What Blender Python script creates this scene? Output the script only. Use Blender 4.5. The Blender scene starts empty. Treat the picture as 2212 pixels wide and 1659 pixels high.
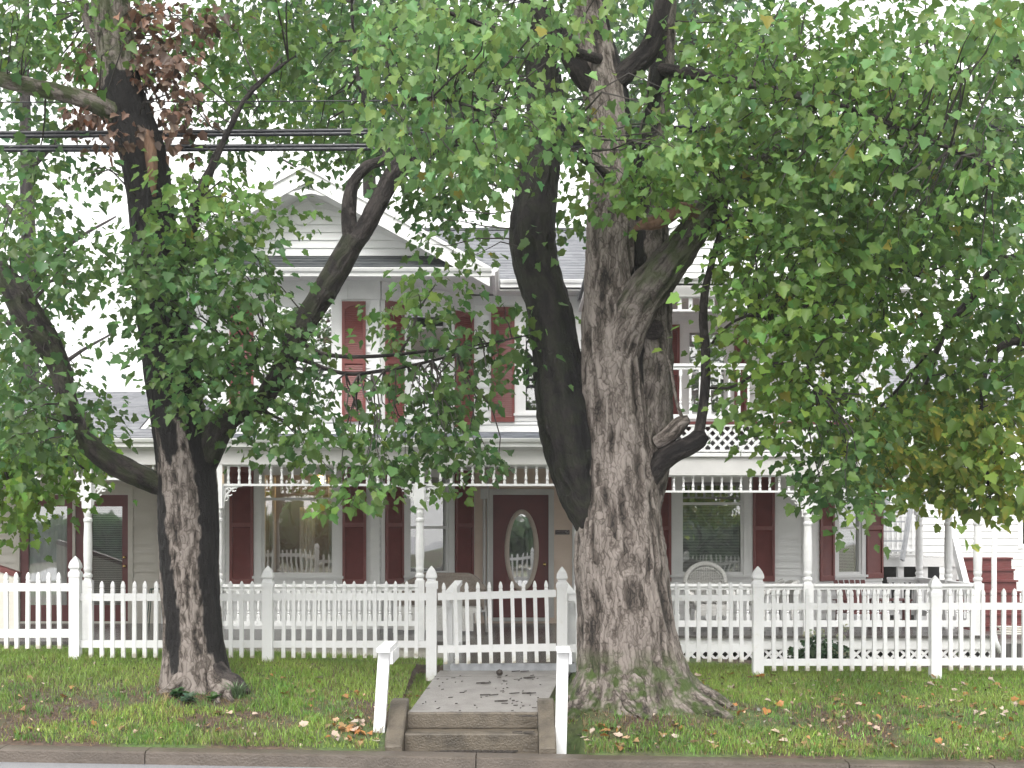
import bpy, math, random
import numpy as np
from mathutils import Matrix, Vector
R = math.radians
random.seed(7)
rng = np.random.default_rng(11)

# ------------------------------------------------------------------ camera, sky, sun, exposure
scene = bpy.context.scene
F, CX, HY, ZC = 3010.0, 1106.0, 1150.0, 1.90     # measured on the photo at 2212 px width
cam_d = bpy.data.cameras.new('camera')
cam_d.sensor_width = 36.0
cam_d.lens = F / 2212.0 * 36.0
cam_d.shift_y = (HY - 829.5) / 2212.0
cam_d.clip_start, cam_d.clip_end = 0.1, 1500
cam = bpy.data.objects.new('camera', cam_d)
scene.collection.objects.link(cam)
cam.location = (0, 0, ZC); cam.rotation_euler = (R(90), 0, 0)
scene.camera = cam

SUN_EL, SUN_ROT = 50.0, 195.0
world = bpy.data.worlds.new('World'); scene.world = world; world.use_nodes = True
wn = world.node_tree.nodes; wl = world.node_tree.links
wn.clear()
sky = wn.new('ShaderNodeTexSky'); sky.sky_type = 'NISHITA'; sky.sun_disc = False
sky.sun_elevation = R(SUN_EL); sky.sun_rotation = R(SUN_ROT)
sky.air_density = 1.6; sky.dust_density = 6.0; sky.ozone_density = 1.0
hs = wn.new('ShaderNodeHueSaturation'); hs.inputs['Saturation'].default_value = 0.10
mixc = wn.new('ShaderNodeMix'); mixc.data_type = 'RGBA'; mixc.inputs['Factor'].default_value = 0.55
mixc.inputs['B'].default_value = (9.4, 9.35, 9.25, 1)          # even overcast deck
bg = wn.new('ShaderNodeBackground'); bg.inputs['Strength'].default_value = 0.15
wo = wn.new('ShaderNodeOutputWorld')
wl.new(sky.outputs[0], hs.inputs['Color']); wl.new(hs.outputs[0], mixc.inputs['A'])
wl.new(mixc.outputs['Result'], bg.inputs['Color']); wl.new(bg.outputs[0], wo.inputs[0])

sun_d = bpy.data.lights.new('sun', 'SUN'); sun_d.energy = 1.4; sun_d.angle = R(35); sun_d.color = (1, .97, .92)
sun = bpy.data.objects.new('sun', sun_d); scene.collection.objects.link(sun)
az = R(SUN_ROT)                                   # direction towards the sun
sv = Vector((math.sin(az) * math.cos(R(SUN_EL)), math.cos(az) * math.cos(R(SUN_EL)), math.sin(R(SUN_EL))))
sun.rotation_euler = sv.to_track_quat('Z', 'Y').to_euler()

scene.view_settings.view_transform = 'Standard'; scene.view_settings.look = 'None'
scene.view_settings.exposure = 0.98; scene.view_settings.gamma = 1.0
scene.cycles.max_bounces = 8; scene.cycles.transparent_max_bounces = 12
scene.cycles.diffuse_bounces = 4; scene.cycles.glossy_bounces = 3

# ------------------------------------------------------------------ pixel -> world
def X(px, Y): return (px - CX) * Y / F
def Z(py, Y): return ZC - (py - HY) * Y / F

# ------------------------------------------------------------------ helpers
COL = scene.collection
def tag(o, label=None, cat=None, group=None, kind=None):
    if label: o['label'] = label
    if cat: o['category'] = cat
    if group: o['group'] = group
    if kind: o['kind'] = kind
    return o
def empty(name, loc, label=None, cat=None, group=None, rz=0):
    o = bpy.data.objects.new(name, None); COL.objects.link(o)
    o.location = loc; o.rotation_euler = (0, 0, rz); o.empty_display_size = .1
    return tag(o, label, cat, group)
def place(name, mesh, parent=None, loc=None, rel=False):
    """link a mesh object; meshes are in world coordinates unless rel"""
    o = bpy.data.objects.new(name, mesh); COL.objects.link(o)
    if parent is not None:
        o.parent = parent
        if not rel: o.matrix_parent_inverse = Matrix.Translation(-wloc(parent))
    if loc is not None: o.location = loc
    return o
def wloc(o):
    v = Vector((0, 0, 0))
    while o is not None:
        v = v + Vector(o.location)
        v = v + o.matrix_parent_inverse.translation
        o = o.parent
    return v

class MB:
    def __init__(s): s.v = []; s.f = []
    def add(s, vs, fs):
        b = len(s.v); s.v += [tuple(p) for p in vs]; s.f += [tuple(b + i for i in f) for f in fs]; return s
    def quad(s, a, b, c, d): return s.add([a, b, c, d], [(0, 1, 2, 3)])
    def box(s, x0, x1, y0, y1, z0, z1):
        vs = [(x, y, z) for z in (z0, z1) for y in (y0, y1) for x in (x0, x1)]
        return s.add(vs, [(0, 2, 3, 1), (4, 5, 7, 6), (0, 1, 5, 4), (2, 6, 7, 3), (0, 4, 6, 2), (1, 3, 7, 5)])
    def fbox(s, fr, u0, u1, n0, n1, z0, z1):
        vs = [fr.p(u, n, z) for z in (z0, z1) for n in (n1, n0) for u in (u0, u1)]
        return s.add(vs, [(0, 2, 3, 1), (4, 5, 7, 6), (0, 1, 5, 4), (2, 6, 7, 3), (0, 4, 6, 2), (1, 3, 7, 5)])
    def bar(s, p, q, w, h, up=(0, 0, 1)):
        p = Vector(p); q = Vector(q); d = (q - p).normalized(); up = Vector(up)
        sd = d.cross(up)
        if sd.length < 1e-4: sd = d.cross(Vector((0, 1, 0)))
        sd.normalize(); un = sd.cross(d)
        vs = []
        for c in (p, q):
            for a, b in ((-1, -1), (1, -1), (1, 1), (-1, 1)): vs.append(c + sd * a * w / 2 + un * b * h / 2)
        return s.add(vs, [(0, 1, 2, 3), (7, 6, 5, 4), (0, 4, 5, 1), (1, 5, 6, 2), (2, 6, 7, 3), (3, 7, 4, 0)])
    def prism(s, pts, a, b, plane='xz'):
        """closed outline pts (2-D) extruded from a to b along the remaining axis"""
        n = len(pts)
        mk = (lambda p, t: (p[0], t, p[1])) if plane == 'xz' else ((lambda p, t: (t, p[0], p[1])) if plane == 'yz' else (lambda p, t: (p[0], p[1], t)))
        vs = [mk(p, a) for p in pts] + [mk(p, b) for p in pts]
        fs = [tuple(range(n)), tuple(range(2 * n - 1, n - 1, -1))]
        fs += [(i, n + i, n + (i + 1) % n, (i + 1) % n) for i in range(n)]
        return s.add(vs, fs)
    def lathe(s, prof, cx=0, cy=0, n=10, rot=0):
        vs = []; m = len(prof)
        for r, z in prof:
            for k in range(n):
                a = rot + 2 * math.pi * k / n; vs.append((cx + r * math.cos(a), cy + r * math.sin(a), z))
        fs = [(i * n + k, i * n + (k + 1) % n, (i + 1) * n + (k + 1) % n, (i + 1) * n + k) for i in range(m - 1) for k in range(n)]
        fs += [tuple(range(n - 1, -1, -1)), tuple((m - 1) * n + k for k in range(n))]
        return s.add(vs, fs)
    def tube(s, pts, rad, n=6):
        pts = [Vector(p) for p in pts]; m = len(pts)
        if not hasattr(rad, '__len__'): rad = [rad] * m
        vs = []; ref = None
        for i in range(m):
            d = (pts[min(i + 1, m - 1)] - pts[max(i - 1, 0)])
            d = d.normalized() if d.length > 1e-9 else Vector((0, 0, 1))
            if ref is None: ref = d.orthogonal().normalized()
            ref = (ref - d * ref.dot(d)); ref = ref.normalized() if ref.length > 1e-6 else d.orthogonal().normalized()
            b = d.cross(ref)
            for k in range(n):
                a = 2 * math.pi * k / n; vs.append(pts[i] + (ref * math.cos(a) + b * math.sin(a)) * rad[i])
        fs = [(i * n + k, i * n + (k + 1) % n, (i + 1) * n + (k + 1) % n, (i + 1) * n + k) for i in range(m - 1) for k in range(n)]
        fs += [tuple(range(n - 1, -1, -1)), tuple((m - 1) * n + k for k in range(n))]
        return s.add(vs, fs)
    def mesh(s, name, mat, smooth=False):
        me = bpy.data.meshes.new(name); me.from_pydata([tuple(v) for v in s.v], [], s.f)
        me.materials.append(mat)
        if smooth: me.polygons.foreach_set('use_smooth', [True] * len(me.polygons))
        me.update(); return me
    def build(s, name, mat, parent=None, smooth=False, **k):
        return place(name, s.mesh(name, mat, smooth), parent, **k)

class Fr:
    """a vertical wall plane: u along the wall, n outwards, z up"""
    def __init__(s, ox, oy, ux=1.0, uy=0.0):
        L = math.hypot(ux, uy); s.ox, s.oy, s.ux, s.uy = ox, oy, ux / L, uy / L
    def p(s, u, n, z): return (s.ox + s.ux * u + s.uy * n, s.oy + s.uy * u - s.ux * n, z)
    def u(s, px):
        k = (px - CX) / F; return (k * s.oy - s.ox) / (s.ux - k * s.uy)
    def Y(s, u): return s.oy + s.uy * u

def clap(mb, fr, u0, u1, z0, z1, course=.124, holes=(), lip=.027, top=None):
    """lapped clapboards; holes = (u0,u1,z0,z1); top(z)->(ua,ub) clips a gable"""
    k = 0
    while z0 + k * course < z1 - 1e-6:
        za, zb = z0 + k * course, min(z0 + (k + 1) * course, z1); k += 1
        cuts = sorted({za, zb} | {h for o in holes for h in (o[2], o[3]) if za + 1e-5 < h < zb - 1e-5})
        for a, b in zip(cuts[:-1], cuts[1:]):
            zm = (a + b) / 2
            segs = [(u0, u1)]
            for o in holes:
                if o[2] < zm < o[3]:
                    ns = []
                    for p, q in segs:
                        if o[1] <= p or o[0] >= q: ns.append((p, q)); continue
                        if o[0] > p: ns.append((p, o[0]))
                        if o[1] < q: ns.append((o[1], q))
                    segs = ns
            na = lip * (1 - (a - za) / course); nb = lip * (1 - (b - za) / course)
            for p, q in segs:
                if top:
                    pa, qa = top(a); pb, qb = top(b)
                    if qa <= pa: continue
                    mb.quad(fr.p(pa, na, a), fr.p(qa, na, a), fr.p(qb, nb, b), fr.p(pb, nb, b))
                    if a == za: mb.quad(fr.p(pa, 0, a), fr.p(qa, 0, a), fr.p(qa, na, a), fr.p(pa, na, a))
                else:
                    mb.quad(fr.p(p, na, a), fr.p(q, na, a), fr.p(q, nb, b), fr.p(p, nb, b))
                    if a == za: mb.quad(fr.p(p, 0, a), fr.p(q, 0, a), fr.p(q, na, a), fr.p(p, na, a))
    return mb

# value noise on numpy arrays
def _h(ix, iy, iz):
    n = (ix * 374761393 + iy * 668265263 + iz * 2147483647) & 0xFFFFFFFF
    n = ((n ^ (n >> 13)) * 1274126177) & 0xFFFFFFFF
    return ((n ^ (n >> 16)) & 0xFFFF) / 65535.0
def vnoise(x, y, z):
    x = np.asarray(x, float); y = np.asarray(y, float); z = np.asarray(z, float)
    x, y, z = np.broadcast_arrays(x, y, z)
    ix, iy, iz = (np.floor(a).astype(np.int64) for a in (x, y, z))
    fx, fy, fz = x - ix, y - iy, z - iz
    fx, fy, fz = (f * f * (3 - 2 * f) for f in (fx, fy, fz))
    r = 0
    for dx in (0, 1):
        for dy in (0, 1):
            for dz in (0, 1):
                r = r + _h(ix + dx, iy + dy, iz + dz) * (fx if dx else 1 - fx) * (fy if dy else 1 - fy) * (fz if dz else 1 - fz)
    return r
def fbm(x, y, z, o=3):
    r = 0; a = .5; s = 0
    for i in range(o):
        r = r + a * vnoise(x * 2 ** i + 17 * i, y * 2 ** i, z * 2 ** i); s += a; a *= .5
    return r / s

# ------------------------------------------------------------------ materials
def newmat(name):
    m = bpy.data.materials.new(name); m.use_nodes = True
    nt = m.node_tree; nt.nodes.clear()
    out = nt.nodes.new('ShaderNodeOutputMaterial'); bs = nt.nodes.new('ShaderNodeBsdfPrincipled')
    nt.links.new(bs.outputs[0], out.inputs[0]); return m, nt, bs, out
def N(nt, t, **kw):
    n = nt.nodes.new(t)
    for k, v in kw.items():
        if k in n.inputs: n.inputs[k].default_value = v
        else: setattr(n, k, v)
    return n
def ramp(nt, fac, stops):
    r = nt.nodes.new('ShaderNodeValToRGB'); e = r.color_ramp.elements
    while len(e) < len(stops): e.new(.5)
    for i, (p, c) in enumerate(stops): e[i].position = p; e[i].color = (*c, 1)
    nt.links.new(fac, r.inputs[0]); return r
def pmat(name, a, b, rough=.5, scale=6.0, stretch=(1, 1, 1), bump=0.0, bscale=40.0, spec=.5, metal=0.0, c=None):
    """two (or three) colours mottled by noise in object space, with a fine bump"""
    m, nt, bs, out = newmat(name); L = nt.links.new
    tc = N(nt, 'ShaderNodeTexCoord'); mp = N(nt, 'ShaderNodeMapping'); mp.inputs['Scale'].default_value = stretch
    L(tc.outputs['Object'], mp.inputs[0])
    nz = N(nt, 'ShaderNodeTexNoise', Scale=scale, Detail=6.0, Roughness=.6); L(mp.outputs[0], nz.inputs[0])
    st = [(.3, a), (.7, b)] if c is None else [(.28, a), (.55, b), (.78, c)]
    L(ramp(nt, nz.outputs[0], st).outputs[0], bs.inputs['Base Color'])
    bs.inputs['Roughness'].default_value = rough; bs.inputs['Metallic'].default_value = metal
    bs.inputs['Specular IOR Level'].default_value = spec
    if bump:
        n2 = N(nt, 'ShaderNodeTexNoise', Scale=bscale, Detail=4.0); L(mp.outputs[0], n2.inputs[0])
        bp = N(nt, 'ShaderNodeBump', Strength=bump, Distance=.02); L(n2.outputs[0], bp.inputs['Height']); L(bp.outputs[0], bs.inputs['Normal'])
    return m
M = {}
M['siding'] = pmat('white_siding', (.75, .755, .755), (.82, .82, .815), .45, 1.6, (1, 1, 3), .05, 30)
M['cream'] = pmat('cream_siding', (.55, .52, .46), (.64, .61, .55), .5, 1.6, (1, 1, 3), .05, 30)
M['lampglow'] = pmat('lampglow_siding', (.68, .55, .46), (.76, .63, .54), .5, 1.6, (1, 1, 3), .05, 30)  # warm lamp glow beside the door, put into the siding colour
M['trim'] = pmat('white_trim', (.69, .69, .69), (.76, .76, .755), .4, 3, (1, 1, 2), .03, 60)
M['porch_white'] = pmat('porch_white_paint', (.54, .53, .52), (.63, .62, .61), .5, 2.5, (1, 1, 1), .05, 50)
M['vinyl'] = pmat('white_vinyl', (.72, .72, .73), (.80, .80, .80), .3, 5, (1, 1, 2), .01, 60)
M['shutter'] = pmat('maroon_shutter', (.150, .034, .031), (.195, .050, .044), .45, 5, (1, 1, 1), .04, 60)
M['door'] = pmat('maroon_door', (.125, .026, .027), (.160, .038, .037), .4, 4, (1, 1, 1), .03, 40)
M['maroon_wood'] = pmat('maroon_painted_wood', (.10, .022, .022), (.15, .038, .036), .5, 5, (1, 4, 4), .1, 40)
M['deck'] = pmat('wet_grey_deck', (.055, .052, .050), (.12, .11, .105), .22, 4, (8, 1, 1), .15, 30)
M['deck_dark'] = pmat('wet_dark_ramp', (.05, .048, .045), (.105, .095, .082), .22, 4, (1, 6, 1), .12, 25)
M['block'] = pmat('old_foundation', (.30, .28, .24), (.52, .50, .45), .8, 5, (1, 1, 1), .4, 25, c=(.42, .38, .30))
M['gutter'] = pmat('gutter_metal', (.66, .66, .66), (.76, .76, .75), .35, 3, (1, 1, 1), 0)
M['concrete'] = pmat('wet_concrete', (.15, .138, .13), (.235, .22, .21), .36, 7, (1, 1, 1), .25, 60)
M['step'] = pmat('brown_stained_concrete', (.036, .029, .021), (.105, .086, .063), .5, 5, (1, 1, 1), .5, 70, c=(.068, .055, .040))
M['kerb'] = pmat('brown_kerb_concrete', (.050, .039, .030), (.100, .080, .064), .45, 3, (1, 1, 1), .4, 60)
M['asphalt'] = pmat('wet_asphalt', (.16, .165, .18), (.27, .275, .29), .35, 60, (1, 1, 1), .3, 200)
M['wicker'] = pmat('white_wicker', (.52, .51, .49), (.68, .67, .65), .6, 40, (1, 1, 1), .6, 120)
M['wicker_tan'] = pmat('tan_wicker', (.26, .21, .175), (.38, .33, .29), .65, 40, (1, 1, 1), .7, 120)
M['cable'] = pmat('black_cable', (.012, .013, .018), (.03, .032, .04), .3, 20, (1, 1, 1), 0)
M['brass'] = pmat('brass', (.45, .28, .08), (.7, .5, .2), .25, 20, (1, 1, 1), 0, metal=1.0)
M['steel'] = pmat('galvanised_steel', (.30, .31, .33), (.45, .46, .48), .45, 10, (1, 1, 1), 0, metal=.3)
M['cream_frame'] = pmat('cream_moulding', (.48, .40, .34), (.58, .50, .43), .45, 5, (1, 1, 1), 0)
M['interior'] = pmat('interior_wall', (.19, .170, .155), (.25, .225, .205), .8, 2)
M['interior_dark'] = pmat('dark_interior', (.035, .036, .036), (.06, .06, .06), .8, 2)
M['blind'] = pmat('window_blind', (.66, .67, .66), (.78, .79, .78), .6, 3)
M['curtain'] = pmat('white_curtain', (.76, .77, .79), (.84, .85, .86), .7, 2, (4, 4, .5))
M['green_metal'] = pmat('dark_green_metal', (.015, .05, .035), (.03, .08, .05), .4, 10)
M['hose'] = pmat('pale_hose', (.55, .52, .46), (.68, .66, .60), .5, 10)
M['black_ball'] = pmat('dark_husk', (.02, .016, .014), (.06, .045, .035), .6, 30, bump=.6, bscale=60)
M['sign'] = pmat('dark_sign', (.030, .018, .020), (.045, .028, .030), .5, 30)
M['sign_text'] = pmat('pale_lettering', (.42, .38, .38), (.5, .45, .45), .6, 30)

def fencemat():
    m, nt, bs, out = newmat('weathered_fence_vinyl'); L = nt.links.new
    tc = N(nt, 'ShaderNodeTexCoord'); sp = N(nt, 'ShaderNodeSeparateXYZ'); L(tc.outputs['Object'], sp.inputs[0])
    oi = N(nt, 'ShaderNodeObjectInfo'); vo = N(nt, 'ShaderNodeVectorMath', operation='ADD'); L(tc.outputs['Object'], vo.inputs[0]); L(oi.outputs['Location'], vo.inputs[1])
    nz = N(nt, 'ShaderNodeTexNoise', Scale=14.0, Detail=6.0, Roughness=.65); L(vo.outputs[0], nz.inputs[0])
    a = N(nt, 'ShaderNodeMath', operation='MULTIPLY_ADD'); L(sp.outputs[2], a.inputs[0]); a.inputs[1].default_value = -4.5; a.inputs[2].default_value = .52
    b = N(nt, 'ShaderNodeMath', operation='MAXIMUM'); L(a.outputs[0], b.inputs[0]); b.inputs[1].default_value = .10
    c = N(nt, 'ShaderNodeMath', operation='ADD'); L(b.outputs[0], c.inputs[0]); L(nz.outputs[0], c.inputs[1])
    rp = ramp(nt, c.outputs[0], [(.66, (.77, .77, .77)), (.90, (.66, .65, .60)), (1.2, (.42, .39, .31))])
    hv = N(nt, 'ShaderNodeHueSaturation'); L(rp.outputs[0], hv.inputs['Color'])
    v = N(nt, 'ShaderNodeMath', operation='MULTIPLY_ADD'); L(oi.outputs['Random'], v.inputs[0]); v.inputs[1].default_value = .10; v.inputs[2].default_value = .93; L(v.outputs[0], hv.inputs['Value'])
    L(hv.outputs[0], bs.inputs['Base Color']); bs.inputs['Roughness'].default_value = .4
    return m
M['fence'] = fencemat()

def emit(name, col, st):
    m, nt, bs, out = newmat(name); e = N(nt, 'ShaderNodeEmission', Strength=st); e.inputs['Color'].default_value = (*col, 1)
    nt.links.new(e.outputs[0], out.inputs[0]); return m
M['bulb'] = emit('lit_lamp_shade', (1, .70, .28), 9.0)

def glass(name, tint, refl):
    m, nt, bs, out = newmat(name); L = nt.links.new
    tr = N(nt, 'ShaderNodeBsdfTransparent'); tr.inputs[0].default_value = (*tint, 1)
    gl = N(nt, 'ShaderNodeBsdfGlossy', Roughness=.015); gl.inputs[0].default_value = (1, 1, 1, 1)
    fr = N(nt, 'ShaderNodeFresnel', IOR=1.5)
    ma = N(nt, 'ShaderNodeMath', operation='MULTIPLY_ADD'); ma.inputs[1].default_value = 1.5; ma.inputs[2].default_value = refl
    ma.use_clamp = True
    nz = N(nt, 'ShaderNodeTexNoise', Scale=1.3, Detail=1.0); tc = N(nt, 'ShaderNodeTexCoord'); L(tc.outputs['Object'], nz.inputs[0])
    bp = N(nt, 'ShaderNodeBump', Strength=.06, Distance=.05); L(nz.outputs[0], bp.inputs['Height']); L(bp.outputs[0], gl.inputs['Normal'])
    L(fr.outputs[0], ma.inputs[0]); mx = N(nt, 'ShaderNodeMixShader')
    L(ma.outputs[0], mx.inputs[0]); L(tr.outputs[0], mx.inputs[1]); L(gl.outputs[0], mx.inputs[2]); L(mx.outputs[0], out.inputs[0])
    return m
M['glass'] = glass('window_glass', (.85, .88, .87), .28)
M['glass_mirror'] = glass('sky_facing_glass', (.8, .84, .84), .48)

def shingle(name, a, b, rough, line):
    m, nt, bs, out = newmat(name); L = nt.links.new
    tc = N(nt, 'ShaderNodeTexCoord'); nz = N(nt, 'ShaderNodeTexNoise', Scale=2.5, Detail=8.0, Roughness=.7)
    mp = N(nt, 'ShaderNodeMapping'); mp.inputs['Scale'].default_value = (1, 1, 6); L(tc.outputs['Object'], mp.inputs[0]); L(mp.outputs[0], nz.inputs[0])
    vo = N(nt, 'ShaderNodeTexVoronoi', Scale=5.0); vo.feature = 'F1'; vo.distance = 'CHEBYCHEV'
    mp2 = N(nt, 'ShaderNodeMapping'); mp2.inputs['Scale'].default_value = (1, .1, 4); L(tc.outputs['Object'], mp2.inputs[0]); L(mp2.outputs[0], vo.inputs[0])
    mx = N(nt, 'ShaderNodeMix', data_type='FLOAT', Factor=.5); L(nz.outputs[0], mx.inputs['A']); L(vo.outputs['Color'], mx.inputs['B'])
    L(ramp(nt, mx.outputs['Result'], [(.25, a), (.7, b)]).outputs[0], bs.inputs['Base Color'])
    bs.inputs['Roughness'].default_value = rough
    n2 = N(nt, 'ShaderNodeTexNoise', Scale=90.0); L(tc.outputs['Object'], n2.inputs[0])
    bp = N(nt, 'ShaderNodeBump', Strength=.25, Distance=.01); L(n2.outputs[0], bp.inputs['Height']); L(bp.outputs[0], bs.inputs['Normal'])
    return m
M['roof'] = shingle('pale_grey_shingles', (.125, .13, .145), (.22, .225, .245), .42, 0)
M['roof_dark'] = shingle('charcoal_shingles', (.030, .036, .040), (.065, .072, .075), .55, 0)
M['porch_roof'] = shingle('grey_porch_roofing', (.13, .14, .16), (.24, .25, .28), .25, 0)

def bark(name, dark, mid, light, moss=(.05, .075, .02)):
    m, nt, bs, out = newmat(name); L = nt.links.new
    at = N(nt, 'ShaderNodeAttribute', attribute_name='bark'); da = N(nt, 'ShaderNodeAttribute', attribute_name='stain')
    mp = N(nt, 'ShaderNodeMapping'); mp.inputs['Scale'].default_value = (1, 1, .22); L(at.outputs['Vector'], mp.inputs[0])
    nz = N(nt, 'ShaderNodeTexNoise', Scale=52.0, Detail=9.0, Roughness=.82); L(mp.outputs[0], nz.inputs[0])
    n3 = N(nt, 'ShaderNodeTexNoise', Scale=3.0, Detail=5.0); L(at.outputs['Vector'], n3.inputs[0])
    nw = N(nt, 'ShaderNodeTexNoise', Scale=9.0, Detail=3.0); L(at.outputs['Vector'], nw.inputs[0])
    wv = N(nt, 'ShaderNodeMix', data_type='RGBA', blend_type='LINEAR_LIGHT'); wv.inputs['Factor'].default_value = .05
    L(mp.outputs[0], wv.inputs['A']); L(nw.outputs['Color'], wv.inputs['B'])
    vo = N(nt, 'ShaderNodeTexVoronoi', Scale=27.0); vo.feature = 'DISTANCE_TO_EDGE'; L(wv.outputs['Result'], vo.inputs[0])
    vr = ramp(nt, vo.outputs['Distance'], [(.0, (.0, .0, .0)), (.16, (1, 1, 1))])
    vc = N(nt, 'ShaderNodeTexVoronoi', Scale=27.0); L(wv.outputs['Result'], vc.inputs[0])
    mx0 = N(nt, 'ShaderNodeMix', data_type='FLOAT', Factor=.27); L(nz.outputs[0], mx0.inputs['A']); L(vc.outputs['Color'], mx0.inputs['B'])
    mx1 = N(nt, 'ShaderNodeMix', data_type='FLOAT', Factor=.22); L(mx0.outputs['Result'], mx1.inputs['A']); L(n3.outputs[0], mx1.inputs['B'])
    mx = N(nt, 'ShaderNodeMix', data_type='FLOAT', Factor=.14); L(mx1.outputs['Result'], mx.inputs['A']); L(vr.outputs[0], mx.inputs['B'])
    sep = N(nt, 'ShaderNodeSeparateColor'); L(da.outputs['Color'], sep.inputs[0])     # r stain, g moss, b ridge height
    ad = N(nt, 'ShaderNodeMath', operation='MULTIPLY_ADD'); L(sep.outputs[2], ad.inputs[0]); ad.inputs[1].default_value = .35; L(mx.outputs['Result'], ad.inputs[2])
    sb = N(nt, 'ShaderNodeMath', operation='SUBTRACT'); L(ad.outputs[0], sb.inputs[0]); sb.inputs[1].default_value = .20
    rp = ramp(nt, sb.outputs[0], [(.32, dark), (.50, mid), (.70, light)])
    m1 = N(nt, 'ShaderNodeMix', data_type='RGBA'); m1.inputs['B'].default_value = (.007, .0065, .007, 1)
    mul = N(nt, 'ShaderNodeMath', operation='MULTIPLY'); L(sep.outputs[0], mul.inputs[0]); mul.inputs[1].default_value = .97
    L(mul.outputs[0], m1.inputs['Factor']); L(rp.outputs[0], m1.inputs['A'])
    m2 = N(nt, 'ShaderNodeMix', data_type='RGBA'); m2.inputs['B'].default_value = (*moss, 1)
    n4 = N(nt, 'ShaderNodeTexNoise', Scale=9.0, Detail=5.0); L(at.outputs['Vector'], n4.inputs[0])
    r4 = ramp(nt, n4.outputs[0], [(.42, (0, 0, 0)), (.58, (1, 1, 1))])
    mm = N(nt, 'ShaderNodeMath', operation='MULTIPLY'); L(r4.outputs[0], mm.inputs[0]); L(sep.outputs[1], mm.inputs[1])
    L(mm.outputs[0], m2.inputs['Factor']); L(m1.outputs['Result'], m2.inputs['A']); L(m2.outputs['Result'], bs.inputs['Base Color'])
    bs.inputs['Roughness'].default_value = .65; bs.inputs['Specular IOR Level'].default_value = .25
    bp = N(nt, 'ShaderNodeBump', Strength=1.0, Distance=.03); L(mx.outputs['Result'], bp.inputs['Height']); L(bp.outputs[0], bs.inputs['Normal'])
    return m
M['bark_grey'] = bark('grey_brown_bark', (.018, .015, .013), (.094, .077, .066), (.25, .217, .195))
M['bark_dark'] = bark('dark_bark', (.006, .005, .005), (.021, .017, .016), (.060, .050, .046))  # darker bark tone for boughs and one big stem
M['dead_wood'] = pmat('bare_dead_wood', (.055, .026, .016), (.16, .090, .052), .75, 14, (1, 1, .25), .8, 40, c=(.045, .022, .014))

def leafmat(name, transl=.35):
    m, nt, bs, out = newmat(name); L = nt.links.new
    at = N(nt, 'ShaderNodeAttribute', attribute_name='tint')
    tc = N(nt, 'ShaderNodeTexCoord'); nz = N(nt, 'ShaderNodeTexNoise', Scale=1.1, Detail=3.0); L(tc.outputs['Object'], nz.inputs[0])
    rp = ramp(nt, nz.outputs[0], [(.35, (.78, .80, .80)), (.65, (1.12, 1.10, 1.02))])
    mu = N(nt, 'ShaderNodeMix', data_type='RGBA', blend_type='MULTIPLY'); mu.inputs['Factor'].default_value = 1
    L(at.outputs['Color'], mu.inputs['A']); L(rp.outputs[0], mu.inputs['B'])
    L(mu.outputs['Result'], bs.inputs['Base Color']); bs.inputs['Roughness'].default_value = .42; bs.inputs['Specular IOR Level'].default_value = .40
    tl = N(nt, 'ShaderNodeBsdfTranslucent'); L(mu.outputs['Result'], tl.inputs[0])
    mx = N(nt, 'ShaderNodeMixShader'); mx.inputs[0].default_value = transl
    L(bs.outputs[0], mx.inputs[1]); L(tl.outputs[0], mx.inputs[2]); L(mx.outputs[0], out.inputs[0])
    return m
M['leaf'] = leafmat('maple_leaf', .52)
M['blade'] = leafmat('grass_blade', .3)
M['dry_leaf'] = leafmat('dry_leaf', .2)

def groundmat():
    m, nt, bs, out = newmat('lawn_soil'); L = nt.links.new
    tc = N(nt, 'ShaderNodeTexCoord')
    n1 = N(nt, 'ShaderNodeTexNoise', Scale=1.2, Detail=6.0); L(tc.outputs['Object'], n1.inputs[0])
    n2 = N(nt, 'ShaderNodeTexNoise', Scale=22.0, Detail=6.0); L(tc.outputs['Object'], n2.inputs[0])
    a = ramp(nt, n2.outputs[0], [(.3, (.030, .020, .014)), (.7, (.095, .062, .042))])
    b = ramp(nt, n2.outputs[0], [(.3, (.035, .055, .015)), (.7, (.075, .115, .030))])
    f = ramp(nt, n1.outputs[0], [(.46, (0, 0, 0)), (.60, (1, 1, 1))])
    mx = N(nt, 'ShaderNodeMix', data_type='RGBA'); L(f.outputs[0], mx.inputs['Factor']); L(a.outputs[0], mx.inputs['A']); L(b.outputs[0], mx.inputs['B'])
    L(mx.outputs['Result'], bs.inputs['Base Color']); bs.inputs['Roughness'].default_value = .8
    bp = N(nt, 'ShaderNodeBump', Strength=.7, Distance=.03); L(n2.outputs[0], bp.inputs['Height']); L(bp.outputs[0], bs.inputs['Normal'])
    return m
M['ground'] = groundmat()

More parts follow.
